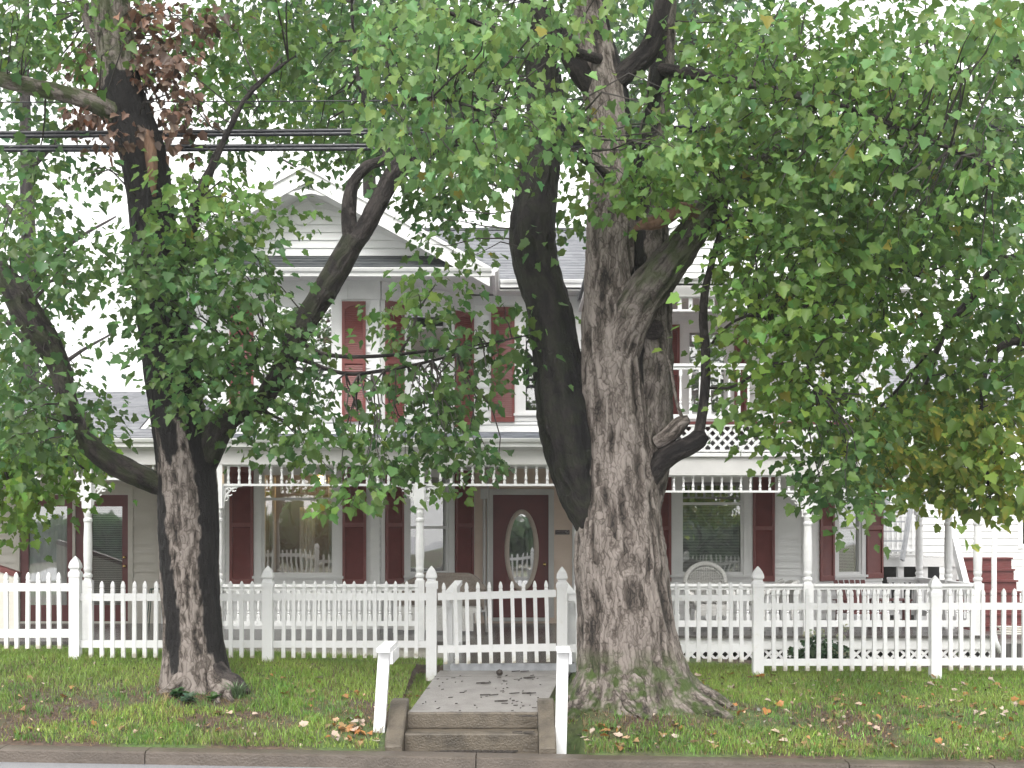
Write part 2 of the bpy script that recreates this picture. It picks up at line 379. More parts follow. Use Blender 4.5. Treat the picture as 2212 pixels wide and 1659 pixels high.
# ------------------------------------------------------------------ terrain
YK = 11.0                                        # back edge of the kerb top
def kerb_z(x): return .150 - .0172 * np.clip(x, -14, 14)
def walk_z(Y): return np.interp(Y, [11.0, 11.63, 13.45, 14.5], [.10, .402, .55, .55])
def gz(x, Y):
    x = np.asarray(x, float); Y = np.asarray(Y, float)
    k = kerb_z(x)
    fz = np.interp(x, [-9, -4.29, -2.4, -.79, 2.42, 4.16, 9], [.70, .655, .626, .53, .50, .465, .40])
    hz = np.interp(x, [-9, -6.8, -2, 2, 6.5, 12], [.30, .27, .12, -.02, -.15, -.20])
    t = np.clip((Y - YK) / 2.7, 0, 1); bank = k + (fz - k) * t ** .72
    s = np.clip((Y - 13.7) / 6.3, 0, 1); yard = fz + (hz - fz) * (s * s * (3 - 2 * s))
    g = np.where(Y < 13.7, bank, yard)
    g = g + .16 * np.exp(-(((x - 1.05) / .85) ** 2 + ((Y - 12.3) / .6) ** 2))     # mound under the big maple
    g = g + .05 * np.exp(-(((x + 2.85) / .6) ** 2 + ((Y - 12.6) / .5) ** 2))
    g = g + .03 * (fbm(x * 2.2, Y * 2.2, 0 * x, 3) - .5) * (Y > YK + .05) * (Y < 19)
    road = -.03 - .0172 * np.clip(x, -14, 14)
    g = np.where(Y < YK, road - .06, g)
    dx = np.maximum(np.abs(x + .20) - .78, 0)    # cut the bank down to the steps and the walk
    inw = (dx <= 0) & (Y > YK) & (Y < 14.4)
    g = np.where(inw, np.minimum(g, np.interp(Y, [11, 11.66, 11.67, 14.4], [-.05, -.05, .30, .45])), g)
    return g

xs = np.unique(np.concatenate([np.linspace(-300, -12, 30), np.linspace(-12, -6, 31), np.arange(-6, 6.01, .06), np.linspace(6, 12, 31), np.linspace(12, 300, 30)]))
ys = np.unique(np.concatenate([np.linspace(-200, 10.5, 25), [10.99, 11.0, 11.01], np.arange(11.05, 14.6, .06), np.linspace(14.6, 24, 40), np.linspace(24, 700, 30)]))
GX, GY = np.meshgrid(xs, ys); GZ = gz(GX, GY)
nx, ny = len(xs), len(ys)
me = bpy.data.meshes.new('ground')
idx = np.arange(nx * ny).reshape(ny, nx)
me.from_pydata(np.stack([GX.ravel(), GY.ravel(), GZ.ravel()], 1).tolist(), [],
               np.stack([idx[:-1, :-1].ravel(), idx[:-1, 1:].ravel(), idx[1:, 1:].ravel(), idx[1:, :-1].ravel()], 1).tolist())
me.materials.append(M['ground']); me.polygons.foreach_set('use_smooth', [True] * len(me.polygons))
tag(place('ground', me), kind='structure')

mb = MB()
rx = [-300, -14, 14, 300]
for a, b in zip(rx[:-1], rx[1:]):
    mb.quad((a, -9, float(kerb_z(a)) - .095), (b, -9, float(kerb_z(b)) - .095), (b, 10.86, float(kerb_z(b)) - .10), (a, 10.86, float(kerb_z(a)) - .10))
tag(mb.build('road', M['asphalt']), kind='structure')
mb = MB(); prof = [(10.80, -.20), (10.82, -.015), (10.835, -.004), (10.855, 0), (11.02, .004), (11.03, -.2)]
joints = [-14, -11, -8, -3.985, -.95 - 1.9, -.28, 2.62, 3.75, 6, 9, 14]
for a, b in zip(joints[:-1], joints[1:]):
    a2, b2 = a + .004, b - .004
    za, zb = float(kerb_z(a)), float(kerb_z(b)); n = len(prof)
    vs = [(a2, y, za + z) for y, z in prof] + [(b2, y, zb + z) for y, z in prof]
    mb.add(vs, [(i, i + n, i + n + 1, i + 1) for i in range(n - 1)] + [tuple(range(n)), tuple(range(2 * n - 1, n - 1, -1))])
tag(mb.build('kerb', M['kerb']), kind='structure')
mb = MB()                                        # concrete walk: two slabs with a joint
for y0, y1 in ((11.64, 13.22), (13.235, 13.62)):
    for k in range(4):
        ya, yb = y0 + (y1 - y0) * k / 4, y0 + (y1 - y0) * (k + 1) / 4
        xl = lambda y: np.interp(y, [11.6, 13.6], [-.86, -.70]); xr = lambda y: np.interp(y, [11.6, 13.6], [.25, .50])
        za, zb = float(walk_z(ya)), float(walk_z(yb))
        P = [(xl(ya), ya), (xr(ya), ya), (xr(yb), yb), (xl(yb), yb)]
        zz = [za, za, zb, zb]
        vs = [(p[0], p[1], z) for p, z in zip(P, zz)] + [(p[0], p[1], z - .12) for p, z in zip(P, zz)]
        fs = [(0, 1, 2, 3), (0, 3, 7, 4), (1, 5, 6, 2)]
        if k == 0: fs.append((0, 4, 5, 1))
        if k == 3: fs.append((3, 2, 6, 7))
        mb.add(vs, fs)
tag(mb.build('walkway', M['concrete']), kind='structure')

# ------------------------------------------------------------------ concrete steps and the two rail posts
st = empty('concrete_steps', (-.33, 11.3, .09), 'two brown concrete steps with sloping cheek walls rising from the kerb', 'steps')
def step(y0, y1, zb, zt):
    mb = MB(); x0, x1 = -.872, .212
    pr = [(y0, zb), (y0, zt - .015), (y0 + .006, zt - .004), (y0 + .018, zt), (y1, zt), (y1, zb)]
    mb.prism(pr, x0, x1, 'yz'); mb.build('step', M['step'], st)
step(11.35, 11.66, .0, .263); step(11.625, 11.80, .27, .400)
mb = MB(); mb.prism([(11.035, .0), (11.035, .115), (11.348, .115), (11.348, .0)], -.872, .212, 'yz'); mb.build('landing', M['step'], st)
def cheek(x0, x1, zf):
    mb = MB()
    pr = [(11.10, -.02), (11.10, zf - .015), (11.115, zf), (11.66, .475), (11.70, .49), (11.86, .49), (11.88, .475), (11.88, -.02)]
    vs = []
    e = .012
    for xx, ins in ((x0, 1), (x0 + e, 0), (x1 - e, 0), (x1, 1)):
        for y, z in pr: vs.append((xx, y, z - (e if ins and z > 0 else 0)))
    n = len(pr)
    fs = [(r * n + i, r * n + (i + 1) % n, (r + 1) * n + (i + 1) % n, (r + 1) * n + i) for r in range(3) for i in range(n)]
    fs += [tuple(range(n - 1, -1, -1)), tuple(3 * n + i for i in range(n))]
    mb.add(vs, fs); mb.build('cheek_wall', M['step'], st)
cheek(-1.02, -.876, .205); cheek(.216, .355, .19)

def hand_rail(x, y, lean, ztop, ln, label):
    zb = float(gz(x, y)) - .05
    h = empty('handrail', (x, y, zb), label, 'handrail', 'handrail posts beside the street steps')
    mb = MB(); w = .047
    vs = []
    for z, dx in ((zb, -lean), (ztop - .03, 0)):
        for a, b in ((-w, -w), (w, -w), (w, w), (-w, w)): vs.append((x + dx + a, y + b, z))
    mb.add(vs, [(0, 3, 2, 1), (4, 5, 6, 7), (0, 1, 5, 4), (1, 2, 6, 5), (2, 3, 7, 6), (3, 0, 4, 7)])
    mb.build('post', M['vinyl'], h)
    MB().box(x - .052, x + .056, y - .13, y + ln, ztop - .029, ztop + .008).build('top_rail', M['vinyl'], h)
    MB().box(x + .0475, x + .072, y - .06, y + ln - .02, ztop - .13, ztop - .032).build('side_rail', M['vinyl'], h)
hand_rail(-1.045, 11.42, .045, .955, .62, 'leaning white rail post beside the lawn edge of the steps')
hand_rail(.415, 11.42, .022, .955, .10, 'upright white rail post between the steps and the big maple')

# ------------------------------------------------------------------ picket fence and gate
YF = 13.7
def cap_mesh():
    mb = MB(); w = .051 * 1.414
    mb.lathe([(w * 1.12, 0), (w * 1.12, .035), (w * .98, .05), (w * .82, .058), (w * .80, .075), (w * 1.04, .088), (w * 1.06, .098), (w * .98, .125), (w * .72, .158), (w * .36, .185), (.004, .205)], 0, 0, 4, math.pi / 4)
    return mb.mesh('post_cap', M['vinyl'])
def picket_mesh(h):
    mb = MB(); w = .0185 * 1.414
    mb.lathe([(w, 0), (w, h - .085), (w * .86, h - .078), (w * .86, h - .07), (w * 1.02, h - .062), (w * .95, h - .04), (w * .62, h - .015), (w * .12, h)], 0, 0, 4, math.pi / 4)
    return mb.mesh('picket', M['fence'])
CAP = cap_mesh(); PK = {}
def post(parent, px, ytop, ybot):
    x = X(px, YF); zt, zb = Z(ytop, YF), Z(ybot, YF) - .06
    mb = MB(); mb.box(-.051, .051, -.051, .051, 0, zt - .205 - zb)
    p = place('fence_post', mb.mesh('fence_post', M['fence']), parent); p.location = (x, YF, zb)
    c = place('post_cap', CAP, p, rel=True); c.location = (0, 0, zt - .205 - zb)
def section(parent, p0, p1, n, ytop, ybot, r1, r2, dt=0):
    x0, x1 = X(p0, YF), X(p1, YF); h = round(Z(ytop, YF) - Z(ybot, YF), 3)
    if h not in PK: PK[h] = picket_mesh(h)
    for ra, rb in (r1, r2):
        mb = MB(); mb.bar((x0 - .004, YF, Z((ra + rb) / 2, YF) + dt), (x1 + .004, YF, Z((ra + rb) / 2, YF) - dt), .026, Z(ra, YF) - Z(rb, YF)); mb.build('rail', M['fence'], parent)
    sp = (x1 - x0) / (n + 1)
    for i in range(n):
        o = place('picket', PK[h], parent)
        o.location = (x0 + sp * (i + 1) + random.uniform(-.002, .002), YF, Z(ybot, YF) + dt * (1 - 2 * (i + 1) / (n + 1)))
        o.rotation_euler = (0, random.uniform(-.013, .013), 0)
fl = empty('picket_fence', (-3, YF, .6), 'white picket fence stretch behind the trunk of the slimmer street tree', 'fence', 'front yard fence')
for a in ((163, 1201, 1424), (579, 1222, 1431), (932, 1222, 1457)): post(fl, *a)
section(fl, -262, 152, 17, 1236, 1401, (1260, 1277), (1359, 1377), 0)
section(fl, 174, 568, 16, 1255, 1421, (1282, 1298), (1383, 1399), 0)
section(fl, 590, 921, 14, 1255, 1421, (1281, 1297), (1384, 1399), 0)
fr_ = empty('picket_fence', (4, YF, .5), 'white picket fence stretch running on beyond the big forked maple', 'fence', 'front yard fence')
for a in ((1214, 1224, 1452), (1637, 1223, 1460), (2020, 1243, 1467)): post(fr_, *a)
section(fr_, 1225, 1626, 16, 1257, 1430, (1285, 1298), (1392, 1408), .0)
section(fr_, 1648, 2009, 14, 1272, 1449, (1303, 1317), (1423, 1438), 0)
section(fr_, 2031, 2440, 17, 1271, 1448, (1302, 1317), (1421, 1437), 0)
gt = empty('garden_gate', (X(1074, YF), YF, .57), 'white picket gate standing closed at the end of the walkway', 'gate')
YG = YF - .03
for (ra, rb), t in (((1273, 1287), .012), ((1388, 1402), .006)):
    mb = MB(); mb.bar((X(946, YG), YG, Z((ra + rb) / 2, YG) - .028 - t), (X(1201, YG), YG, Z((ra + rb) / 2, YG) - .02 + t), .03, .072); mb.build('rail', M['fence'], gt)
h = .80; pmg = picket_mesh(h)
for i in range(10):
    o = place('picket', pmg, gt); t = i / 9
    o.location = (X(963 + (1184 - 963) * t, YG), YG - .002, Z(1436 - 5 * t, YG) + .006); o.rotation_euler = (0, R(-1.5), 0)
mb = MB(); mb.box(X(941, YG), X(946, YG), YG - .02, YG + .02, Z(1272, YG), Z(1255, YG)); mb.build('hinge', M['fence'], gt)

# ------------------------------------------------------------------ ramp from gate to porch
FZ = .36
ra = empty('wooden_ramp', (0, 14.2, .5), 'dark wet wooden ramp with white side rails running from the gate to the porch', 'ramp')
mb = MB(); n = 44
for i in range(n):
    y0, y1 = 13.78 + (19.7 - 13.78) * i / n, 13.78 + (19.7 - 13.78) * (i + 1) / n - .006
    z0 = .60 + (.40 - .60) * i / n
    mb.box(-.60, .62, y0, y1, z0 - .04, z0 + random.uniform(-.001, .001))
mb.build('ramp_deck', M['deck_dark'], ra)
MB().box(-.61, .63, 13.72, 13.775, .52, .605).build('metal_threshold', M['steel'], ra)
for sx, ye in ((-.64, 16.7), (.60, 16.7)):
    mb = MB(); mb.bar((sx, 13.82, .665), (sx, ye, .55), .04, .09); mb.build('kick_board', M['vinyl'], ra)
    mb = MB(); mb.bar((sx, 13.85, 1.265), (sx, ye, 1.30), .09, .05); mb.bar((sx, 13.85, 1.20), (sx, ye, 1.225), .035, .10); mb.build('ramp_rail', M['vinyl'], ra)
    for yy in (13.95, 15.3, 16.62):
        MB().box(sx - .045, sx + .045, yy - .045, yy + .045, .35, 1.19).build('ramp_post', M['vinyl'], ra)

# ------------------------------------------------------------------ THE HOUSE
H = empty('clapboard_house', (0, 23, .2), 'white two storey clapboard house with maroon shutters and a spindled porch', 'house')
YA, YB, YW, YBAY = 19.8, 21.6, 23.6, 22.2
ZE = 5.90                                        # eave soffit height
front = Fr(0, YBAY); main = Fr(0, YW)
xb0, xb1 = X(490, YBAY), X(820, YBAY)
xr1 = X(1022, YW); xl0 = X(352, YW - .1)
facR = Fr(xb1, YBAY, xr1 - xb1, YW - YBAY); LR = math.hypot(xr1 - xb1, YW - YBAY)
facL = Fr(xl0, YW - .1, xb0 - xl0, YBAY - YW + .1); LL = math.hypot(xb0 - xl0, YW - .1 - YBAY)
xc0, xc1 = X(1750, YW), X(1905, YW + 1.1)
facC = Fr(xc0, YW, xc1 - xc0, 1.1); LC = math.hypot(xc1 - xc0, 1.1)

def interior(fr, u0, u1, z0, z1, d, mat, parent):
    mb = MB(); a = lambda u, n, z: fr.p(u, n, z)
    mb.quad(a(u0, -d, z0), a(u1, -d, z0), a(u1, -d, z1), a(u0, -d, z1))
    mb.quad(a(u0, -.02, z0), a(u0, -d, z0), a(u0, -d, z1), a(u0, -.02, z1))
    mb.quad(a(u1, -d, z0), a(u1, -.02, z0), a(u1, -.02, z1), a(u1, -d, z1))
    mb.quad(a(u0, -.02, z1), a(u0, -d, z1), a(u1, -d, z1), a(u1, -.02, z1))
    mb.quad(a(u0, -.02, z0), a(u1, -.02, z0), a(u1, -d, z0), a(u0, -d, z0))
    mb.build('interior', mat, parent)
def louvers(mb, fr, u0, u1, z0, z1, pitch=.034, n0=.012):
    z = z0
    while z < z1 - .01:
        zt = min(z + pitch, z1)
        mb.quad(fr.p(u0, n0 + .016, z), fr.p(u1, n0 + .016, z), fr.p(u1, n0, zt), fr.p(u0, n0, zt))
        mb.quad(fr.p(u0, n0, z), fr.p(u1, n0, z), fr.p(u1, n0 + .016, z), fr.p(u0, n0 + .016, z)); z += pitch
def shutter(fr, u0, u1, z0, z1, mid=None, arch=True, nf=.028):
    mb = MB(); s = .045; n0 = nf
    mb.fbox(fr, u0, u0 + s, n0, n0 + .032, z0, z1); mb.fbox(fr, u1 - s, u1, n0, n0 + .032, z0, z1)
    mb.fbox(fr, u0 + s, u1 - s, n0, n0 + .030, z0, z0 + .09)
    mid = mid if mid else z0 + (z1 - z0) * .5
    mb.fbox(fr, u0 + s, u1 - s, n0, n0 + .030, mid - .035, mid + .035)
    if arch:
        zt = z1 - .07; k = 8
        for i in range(k):
            ua = u0 + s + (u1 - u0 - 2 * s) * i / k; ub = u0 + s + (u1 - u0 - 2 * s) * (i + 1) / k
            t = (i + .5) / k * 2 - 1
            mb.fbox(fr, ua, ub, n0, n0 + .030, zt - .06 + .06 * (1 - t * t), z1)
    else: mb.fbox(fr, u0 + s, u1 - s, n0, n0 + .030, z1 - .08, z1)
    louvers(mb, fr, u0 + s, u1 - s, z0 + .09, mid - .035, n0=n0 + .004); louvers(mb, fr, u0 + s, u1 - s, mid + .035, z1 - .07, n0=n0 + .004)
    mb.build('shutter', M['shutter'], H)
HOLES = {}
def hole(fr, *h): HOLES.setdefault(id(fr), []).append(h)
def window(fr, cu0, cu1, cz0, cz1, side, head, sill, meet, gm='glass', room='interior_dark', d=1.1, blind=None, cap=True):
    """casing outer rectangle; sash opening inside it; meet = height of the meeting rail"""
    a, b, c, e = cu0 + side, cu1 - side, cz0 + sill, cz1 - head
    hole(fr, a, b, c, e)
    mb = MB()
    mb.fbox(fr, cu0, a, .0, .036, cz0, cz1); mb.fbox(fr, b, cu1, .0, .036, cz0, cz1)
    mb.fbox(fr, a, b, .0, .034, e, cz1); mb.fbox(fr, a, b, .0, .034, cz0, c)
    if cap: mb.fbox(fr, cu0 - .03, cu1 + .03, .0, .055, cz1 + .001, cz1 + .055); mb.fbox(fr, cu0 - .015, cu1 + .015, 0, .042, cz1 - .05, cz1)
    w = mb.build('window', M['trim'], H)
    mb = MB(); mb.fbox(fr, cu0 - .02, cu1 + .02, .037, .075, c - .05, c - .008); mb.build('sill', M['trim'], w)
    mb = MB(); t = .045
    mb.fbox(fr, a, a + t, -.07, .012, c, e); mb.fbox(fr, b - t, b, -.07, .012, c, e)
    mb.fbox(fr, a + t, b - t, -.07, .011, c, c + t); mb.fbox(fr, a + t, b - t, -.07, .011, e - t, e)
    if meet: mb.fbox(fr, a + t, b - t, -.05, .0, meet - .022, meet + .022)
    mb.build('sash', M['trim'], w)
    mb = MB()
    zs = [(c + t, (meet - .022) if meet else e - t)] + ([(meet + .022, e - t)] if meet else [])
    for za, zb in zs: mb.quad(fr.p(a + t, -.03, za), fr.p(b - t, -.03, za), fr.p(b - t, -.03, zb), fr.p(a + t, -.03, zb))
    mb.build('pane', M[gm], w)
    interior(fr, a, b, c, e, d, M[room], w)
    if blind:
        zb0, zb1 = blind; mb = MB(); z = zb0
        while z < zb1:
            mb.quad(fr.p(a + .05, -.115, z), fr.p(b - .05, -.115, z), fr.p(b - .05, -.098, z + .019), fr.p(a + .05, -.098, z + .019)); z += .026
        mb.build('blind', M['blind'], w)
    return w, (a, b, c, e)

# --- windows and shutters (heights from the front planes)
zf = lambda py: Z(py, YBAY); zm = lambda py: Z(py, YW)
uf, um = front.u, main.u
# bay, ground floor
w0, o0 = window(front, uf(549), uf(740), zf(1262), zf(1004), .125, .12, .14, zf(1078), room='interior', d=1.15)
shutter(front, uf(497), uf(548.5), zf(1263), zf(1009), zf(1134)); shutter(front, uf(740.5), uf(791.5), zf(1263), zf(1009), zf(1134))
mb = MB(); a, b, c, e = o0                       # gathered curtain and the things on the sill inside
for k, (ua, ub) in enumerate(((a + .06, a + .16), (a + .55, a + .80), (b - .14, b - .06))):
    m_ = 14
    for i in range(m_):
        p, q = ua + (ub - ua) * i / m_, ua + (ub - ua) * (i + 1) / m_
        na, nb = -.32 + .02 * math.sin(i * 2.1), -.32 + .02 * math.sin((i + 1) * 2.1)
        tp = e - (.55 if k == 1 else .06)
        mb.quad(front.p(p, na, c + .05), front.p(q, nb, c + .05), front.p(q, nb, tp), front.p(p, na, tp))
mb.build('curtain', M['curtain'], w0)
# bay, upper floor
window(front, uf(549), uf(739), zf(912), zf(640), .125, .12, .12, zf(778), 'glass_mirror', blind=(zf(885), zf(665)))
shutter(front, uf(497), uf(548.5), zf(911), zf(652)); shutter(front, uf(739.5), uf(790.5), zf(911), zf(652))
# bay facets
uR = facR.u
window(facR, uR(869), uR(979), zf(1262), zf(1004), .12, .12, .14, zf(1139), 'glass', d=.8, blind=None)
shutter(facR, uR(829), uR(868), zf(1263), zf(1009), zf(1134)); shutter(facR, uR(980), uR(1019), zf(1263), zf(1009), zf(1134))
window(facR, uR(870), uR(979), zf(912), zf(644), .12, .12, .12, zf(778), 'glass_mirror', d=.8)
shutter(facR, uR(829), uR(869), zf(911), zf(648)); shutter(facR, uR(979.5), uR(1019), zf(911), zf(648))
window(facL, LL * .30, LL * .72, zf(912), zf(644), .12, .12, .12, zf(778), 'glass', d=.8)
# main wall, upper floor
window(main, um(1112), um(1262), zm(910), zm(660), .14, .12, .14, zm(786), 'glass', d=.9)
shutter(main, um(1061), um(1111.5), zm(912), zm(664)); shutter(main, um(1262.5), um(1312), zm(912), zm(664))
window(main, um(1468), um(1585), zm(912), zm(700), .12, .10, .12, zm(806), 'glass', blind=(zm(890), zm(720)))
shutter(main, um(1440), um(1467.5), zm(911), zm(702)); shutter(main, um(1585.5), um(1613), zm(911), zm(702))
# main wall, ground floor beside the deck
window(main, um(1450), um(1625), zm(1256), zm(1018), .15, .14, .12, zm(1088), 'glass', blind=(zm(1238), zm(1092)))
shutter(main, um(1402), um(1449.5), zm(1256), zm(1026)); shutter(main, um(1625.5), um(1672.5), zm(1256), zm(1026))
uC = facC.u
window(facC, uC(1799), uC(1867), zm(1256), zm(1030), .10, .12, .10, zm(1140), 'glass', d=.8, blind=(zm(1238), zm(1050)))
shutter(facC, uC(1768), uC(1798), zm(1256), zm(1026)); shutter(facC, uC(1868), uC(1903), zm(1253), zm(1026))
window(facC, uC(1799), uC(1867), zm(905), zm(700), .10, .12, .10, zm(806), 'glass', d=.8)

# --- front door with oval light
def entry_door(fr, u0, u1, z0, z1, label=None):
    hole(fr, u0, u1, z0, z1)
    mb = MB(); mb.fbox(fr, u0 - .09, u0, 0, .035, z0, z1 + .10); mb.fbox(fr, u1, u1 + .09, 0, .035, z0, z1 + .10); mb.fbox(fr, u0, u1, 0, .033, z1, z1 + .10)
    mb.fbox(fr, u0 - .02, u1 + .02, -.06, .06, z0 - .06, z0 - .002)
    return mb.build('door_casing', M['cream_frame'] if label else M['porch_white'], H)
du0, du1, dz0, dz1 = um(1065), um(1185), zm(1334), zm(1069)
dc = entry_door(main, du0, du1, dz0, dz1)
dcu, dcz, ea, eb = um(1127), zm(1189), .255, .66
mb = MB(); seg = 48                              # slab with an oval opening
ring = [(dcu + ea * math.cos(2 * math.pi * i / seg), dcz + eb * math.sin(2 * math.pi * i / seg)) for i in range(seg)]
def rim(i):
    t = 2 * math.pi * i / seg; cx_, sz_ = math.cos(t), math.sin(t)
    ux = (du1 - dcu) if cx_ > 0 else (dcu - du0); uz = (dz1 - dcz) if sz_ > 0 else (dcz - dz0)
    s_ = min(ux / abs(cx_) if abs(cx_) > 1e-6 else 1e9, uz / abs(sz_) if abs(sz_) > 1e-6 else 1e9); return (dcu + cx_ * s_, dcz + sz_ * s_)
rims = [rim(i) for i in range(seg)]
corners = {}
for i in range(seg):
    j = (i + 1) % seg
    pts = [ring[i], rims[i]]
    if abs(rims[i][0] - rims[j][0]) > 1e-4 and abs(rims[i][1] - rims[j][1]) > 1e-4:
        pts.append((du1 if rims[i][0] + rims[j][0] > 2 * dcu else du0, dz1 if rims[i][1] + rims[j][1] > 2 * dcz else dz0))
    pts += [rims[j], ring[j]]
    mb.add([main.p(p[0], -.02, p[1]) for p in pts], [tuple(range(len(pts)))])
dr = mb.build('front_door', M['door'], H)
mb = MB(); prof = [(-.045, .0), (-.035, .022), (.0, .030), (.03, .018), (.04, -.01)]
vs = []
for i in range(seg):
    t = 2 * math.pi * i / seg
    for o_, n_ in prof: vs.append(main.p(dcu + (ea + o_) * math.cos(t), -.018 + n_, dcz + (eb + o_) * math.sin(t)))
n = len(prof); mb.add(vs, [(i * n + k, ((i + 1) % seg) * n + k, ((i + 1) % seg) * n + k + 1, i * n + k + 1) for i in range(seg) for k in range(n - 1)])
mb.build('oval_moulding', M['cream_frame'], dr, True)
mb = MB(); mb.add([main.p(p[0], -.028, p[1]) for p in ring], [tuple(range(seg))]); mb.build('oval_pane', M['glass_mirror'], dr)
mb = MB(); kx, kz = um(1176), zm(1219)
mb.tube([main.p(kx, -.02, kz), main.p(kx, .02, kz), main.p(kx, .03, kz), main.p(kx, .06, kz), main.p(kx, .075, kz)], [.03, .012, .03, .03, .012], 12); mb.build('door_knob', M['brass'], dr, True)
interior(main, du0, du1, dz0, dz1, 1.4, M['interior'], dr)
# --- side wing doors, fully glazed
def glazed_door(u0, u1, z0, z1, g0, g1, h0, h1, gm, bl, knob):
    hole(main, u0, u1, z0, z1)
    mb = MB(); fr = main
    mb.fbox(fr, u0, g0, -.05, .0, z0, z1); mb.fbox(fr, g1, u1, -.05, .0, z0, z1); mb.fbox(fr, g0, g1, -.05, -.001, h1, z1); mb.fbox(fr, g0, g1, -.05, -.001, z0, h0)
    d = mb.build('porch_door', M['door'], H)
    MB().quad(fr.p(g0, -.02, h0), fr.p(g1, -.02, h0), fr.p(g1, -.02, h1), fr.p(g0, -.02, h1)).build('pane', M[gm], d)
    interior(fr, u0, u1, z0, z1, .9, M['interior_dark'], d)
    if bl:
        mb = MB(); z = h0
        while z < h1 - .03:
            mb.quad(fr.p(g0, -.10, z), fr.p(g1, -.10, z), fr.p(g1, -.085, z + .022), fr.p(g0, -.085, z + .022)); z += .031
        mb.build('blind', M['blind'], d)
    else:
        pass
    if not knob:
        mb = MB(); m_ = 26
        for i in range(m_):
            p, q = g0 + (g1 - g0) * i / m_, g0 + (g1 - g0) * (i + 1) / m_
            mb.quad(fr.p(p, -.075 + .01 * math.sin(i * 1.9), h0), fr.p(q, -.075 + .01 * math.sin((i + 1) * 1.9), h0), fr.p(q, -.075 + .01 * math.sin((i + 1) * 1.9), h1), fr.p(p, -.075 + .01 * math.sin(i * 1.9), h1))
        mb.build('curtain', M['curtain'], d)
    if knob:
        for py in (1204, 1223):
            mb = MB(); kz = zm(py); mb.tube([fr.p(knob, .0, kz), fr.p(knob, .03, kz), fr.p(knob, .05, kz), fr.p(knob, .06, kz)], [.028, .014, .028, .012], 10); mb.build('door_knob', M['brass'], d, True)
glazed_door(um(44), um(157), zm(1342), zm(1069), um(61), um(145), zm(1307), zm(1094), 'glass', False, None)
glazed_door(um(164), um(277), zm(1342), zm(1069), um(198), um(264), zm(1307), zm(1094), 'glass', True, um(270))
mb = MB()
for a, b in ((36, 43.5), (157.5, 163.5), (277.5, 288)): mb.fbox(main, um(a), um(b), 0, .035, zm(1342), zm(1050))
for a, b in ((43.5, 157.5), (163.5, 277.5)): mb.fbox(main, um(a), um(b), 0, .033, zm(1068.5), zm(1050))
mb.build('door_casing', M['cream'], H)
shutter(main, um(346), um(368), zm(1262), zm(1060))

# --- walls with real openings
ZP = 3.0                                         # porch ceiling
def wall(fr, u0, u1, z0, z1, mat, course=.124):
    mb = MB(); clap(mb, fr, u0, u1, z0, z1, course, HOLES.get(id(fr), ())); mb.build('wall', M[mat], H)
wall(front, xb0, xb1, .30, ZE, 'siding'); wall(facR, 0, LR, .30, ZE, 'siding'); wall(facL, 0, LL, .30, ZE, 'siding')
wall(main, um(-420), um(352), .30, 3.35, 'cream', .155)
wall(main, xr1, um(1238), .30, 2.98, 'lampglow'); wall(main, xr1, um(1256), 2.98, ZE, 'siding'); wall(main, um(1238), xc0, .30, 2.98, 'siding')
wall(main, um(1256), xc0, 2.98, ZE, 'siding'); wall(facC, 0, LC, .30, ZE, 'siding')
mb = MB()                                        # ends and back
for x_, ya in ((xl0 - .001, YW - .1), (xc1, YW + 1.1)):
    mb.quad((x_, ya, -.1), (x_, 32, -.1), (x_, 32, 6.0), (x_, ya, 6.0))
mb.quad((xl0, 32, -.1), (xc1, 32, -.1), (xc1, 32, 6), (xl0, 32, 6))
mb.quad((-12.0, 23.6, -.1), (-12, 29, -.1), (-12, 29, 3.3), (-12, 23.6, 3.3))
mb.build('rear_wall', M['siding'], H)
def corner_board(fr, u0, u1, z0, z1, n=.034): MB().fbox(fr, u0, u1, 0, n, z0, z1).build('corner_board', M['trim'], H)
corner_board(front, xb1 - .14, xb1 + .006, .30, ZE - .30, .034); corner_board(front, xb0 - .006, xb0 + .10, .30, ZE - .30, .034); corner_board(facR, 0.012, .11, .30, ZE - .30, .034)
corner_board(facL, LL - .14, LL - .012, .30, ZE - .30, .034); corner_board(facL, 0, .14, .30, ZE - .30, .034)
corner_board(main, um(1236), um(1258), .30, 2.9, .034); corner_board(main, xc0 - .14, xc0 + .004, .30, ZE - .30, .034); corner_board(facC, .008, .10, .30, ZE - .30, .034)
corner_board(facR, LR - .035, LR, .30, ZE - .30, .034)
mb = MB()                                        # frieze boards under the eaves
mb.fbox(front, xb0, xb1, 0, .040, ZE - .29, ZE); mb.fbox(facR, .012, LR, 0, .040, ZE - .29, ZE); mb.fbox(facL, 0, LL - .012, 0, .040, ZE - .29, ZE)
mb.fbox(main, xr1, xc0, 0, .040, ZE - .16, ZE); mb.fbox(front, uf(738), uf(752), .0401, .06, ZE - .30, ZE); mb.fbox(front, uf(808), uf(822), .0401, .06, ZE - .30, ZE)
mb.build('frieze_board', M['trim'], H)
mb = MB(); cxx, czz = .26, ZE - .42              # carved corner brackets on the facet
for k in range(5): mb.bar(facR.p(cxx - .10 + .04 * k, .05, ZE - .29), facR.p(cxx - .06 + .03 * k, .05, ZE - .29 - .13 + .02 * k), .012, .012)
mb.build('eave_bracket', M['trim'], H)
MB().box(xl0 - .1, xc0, YBAY - .02, YBAY + .02, .0, .1)

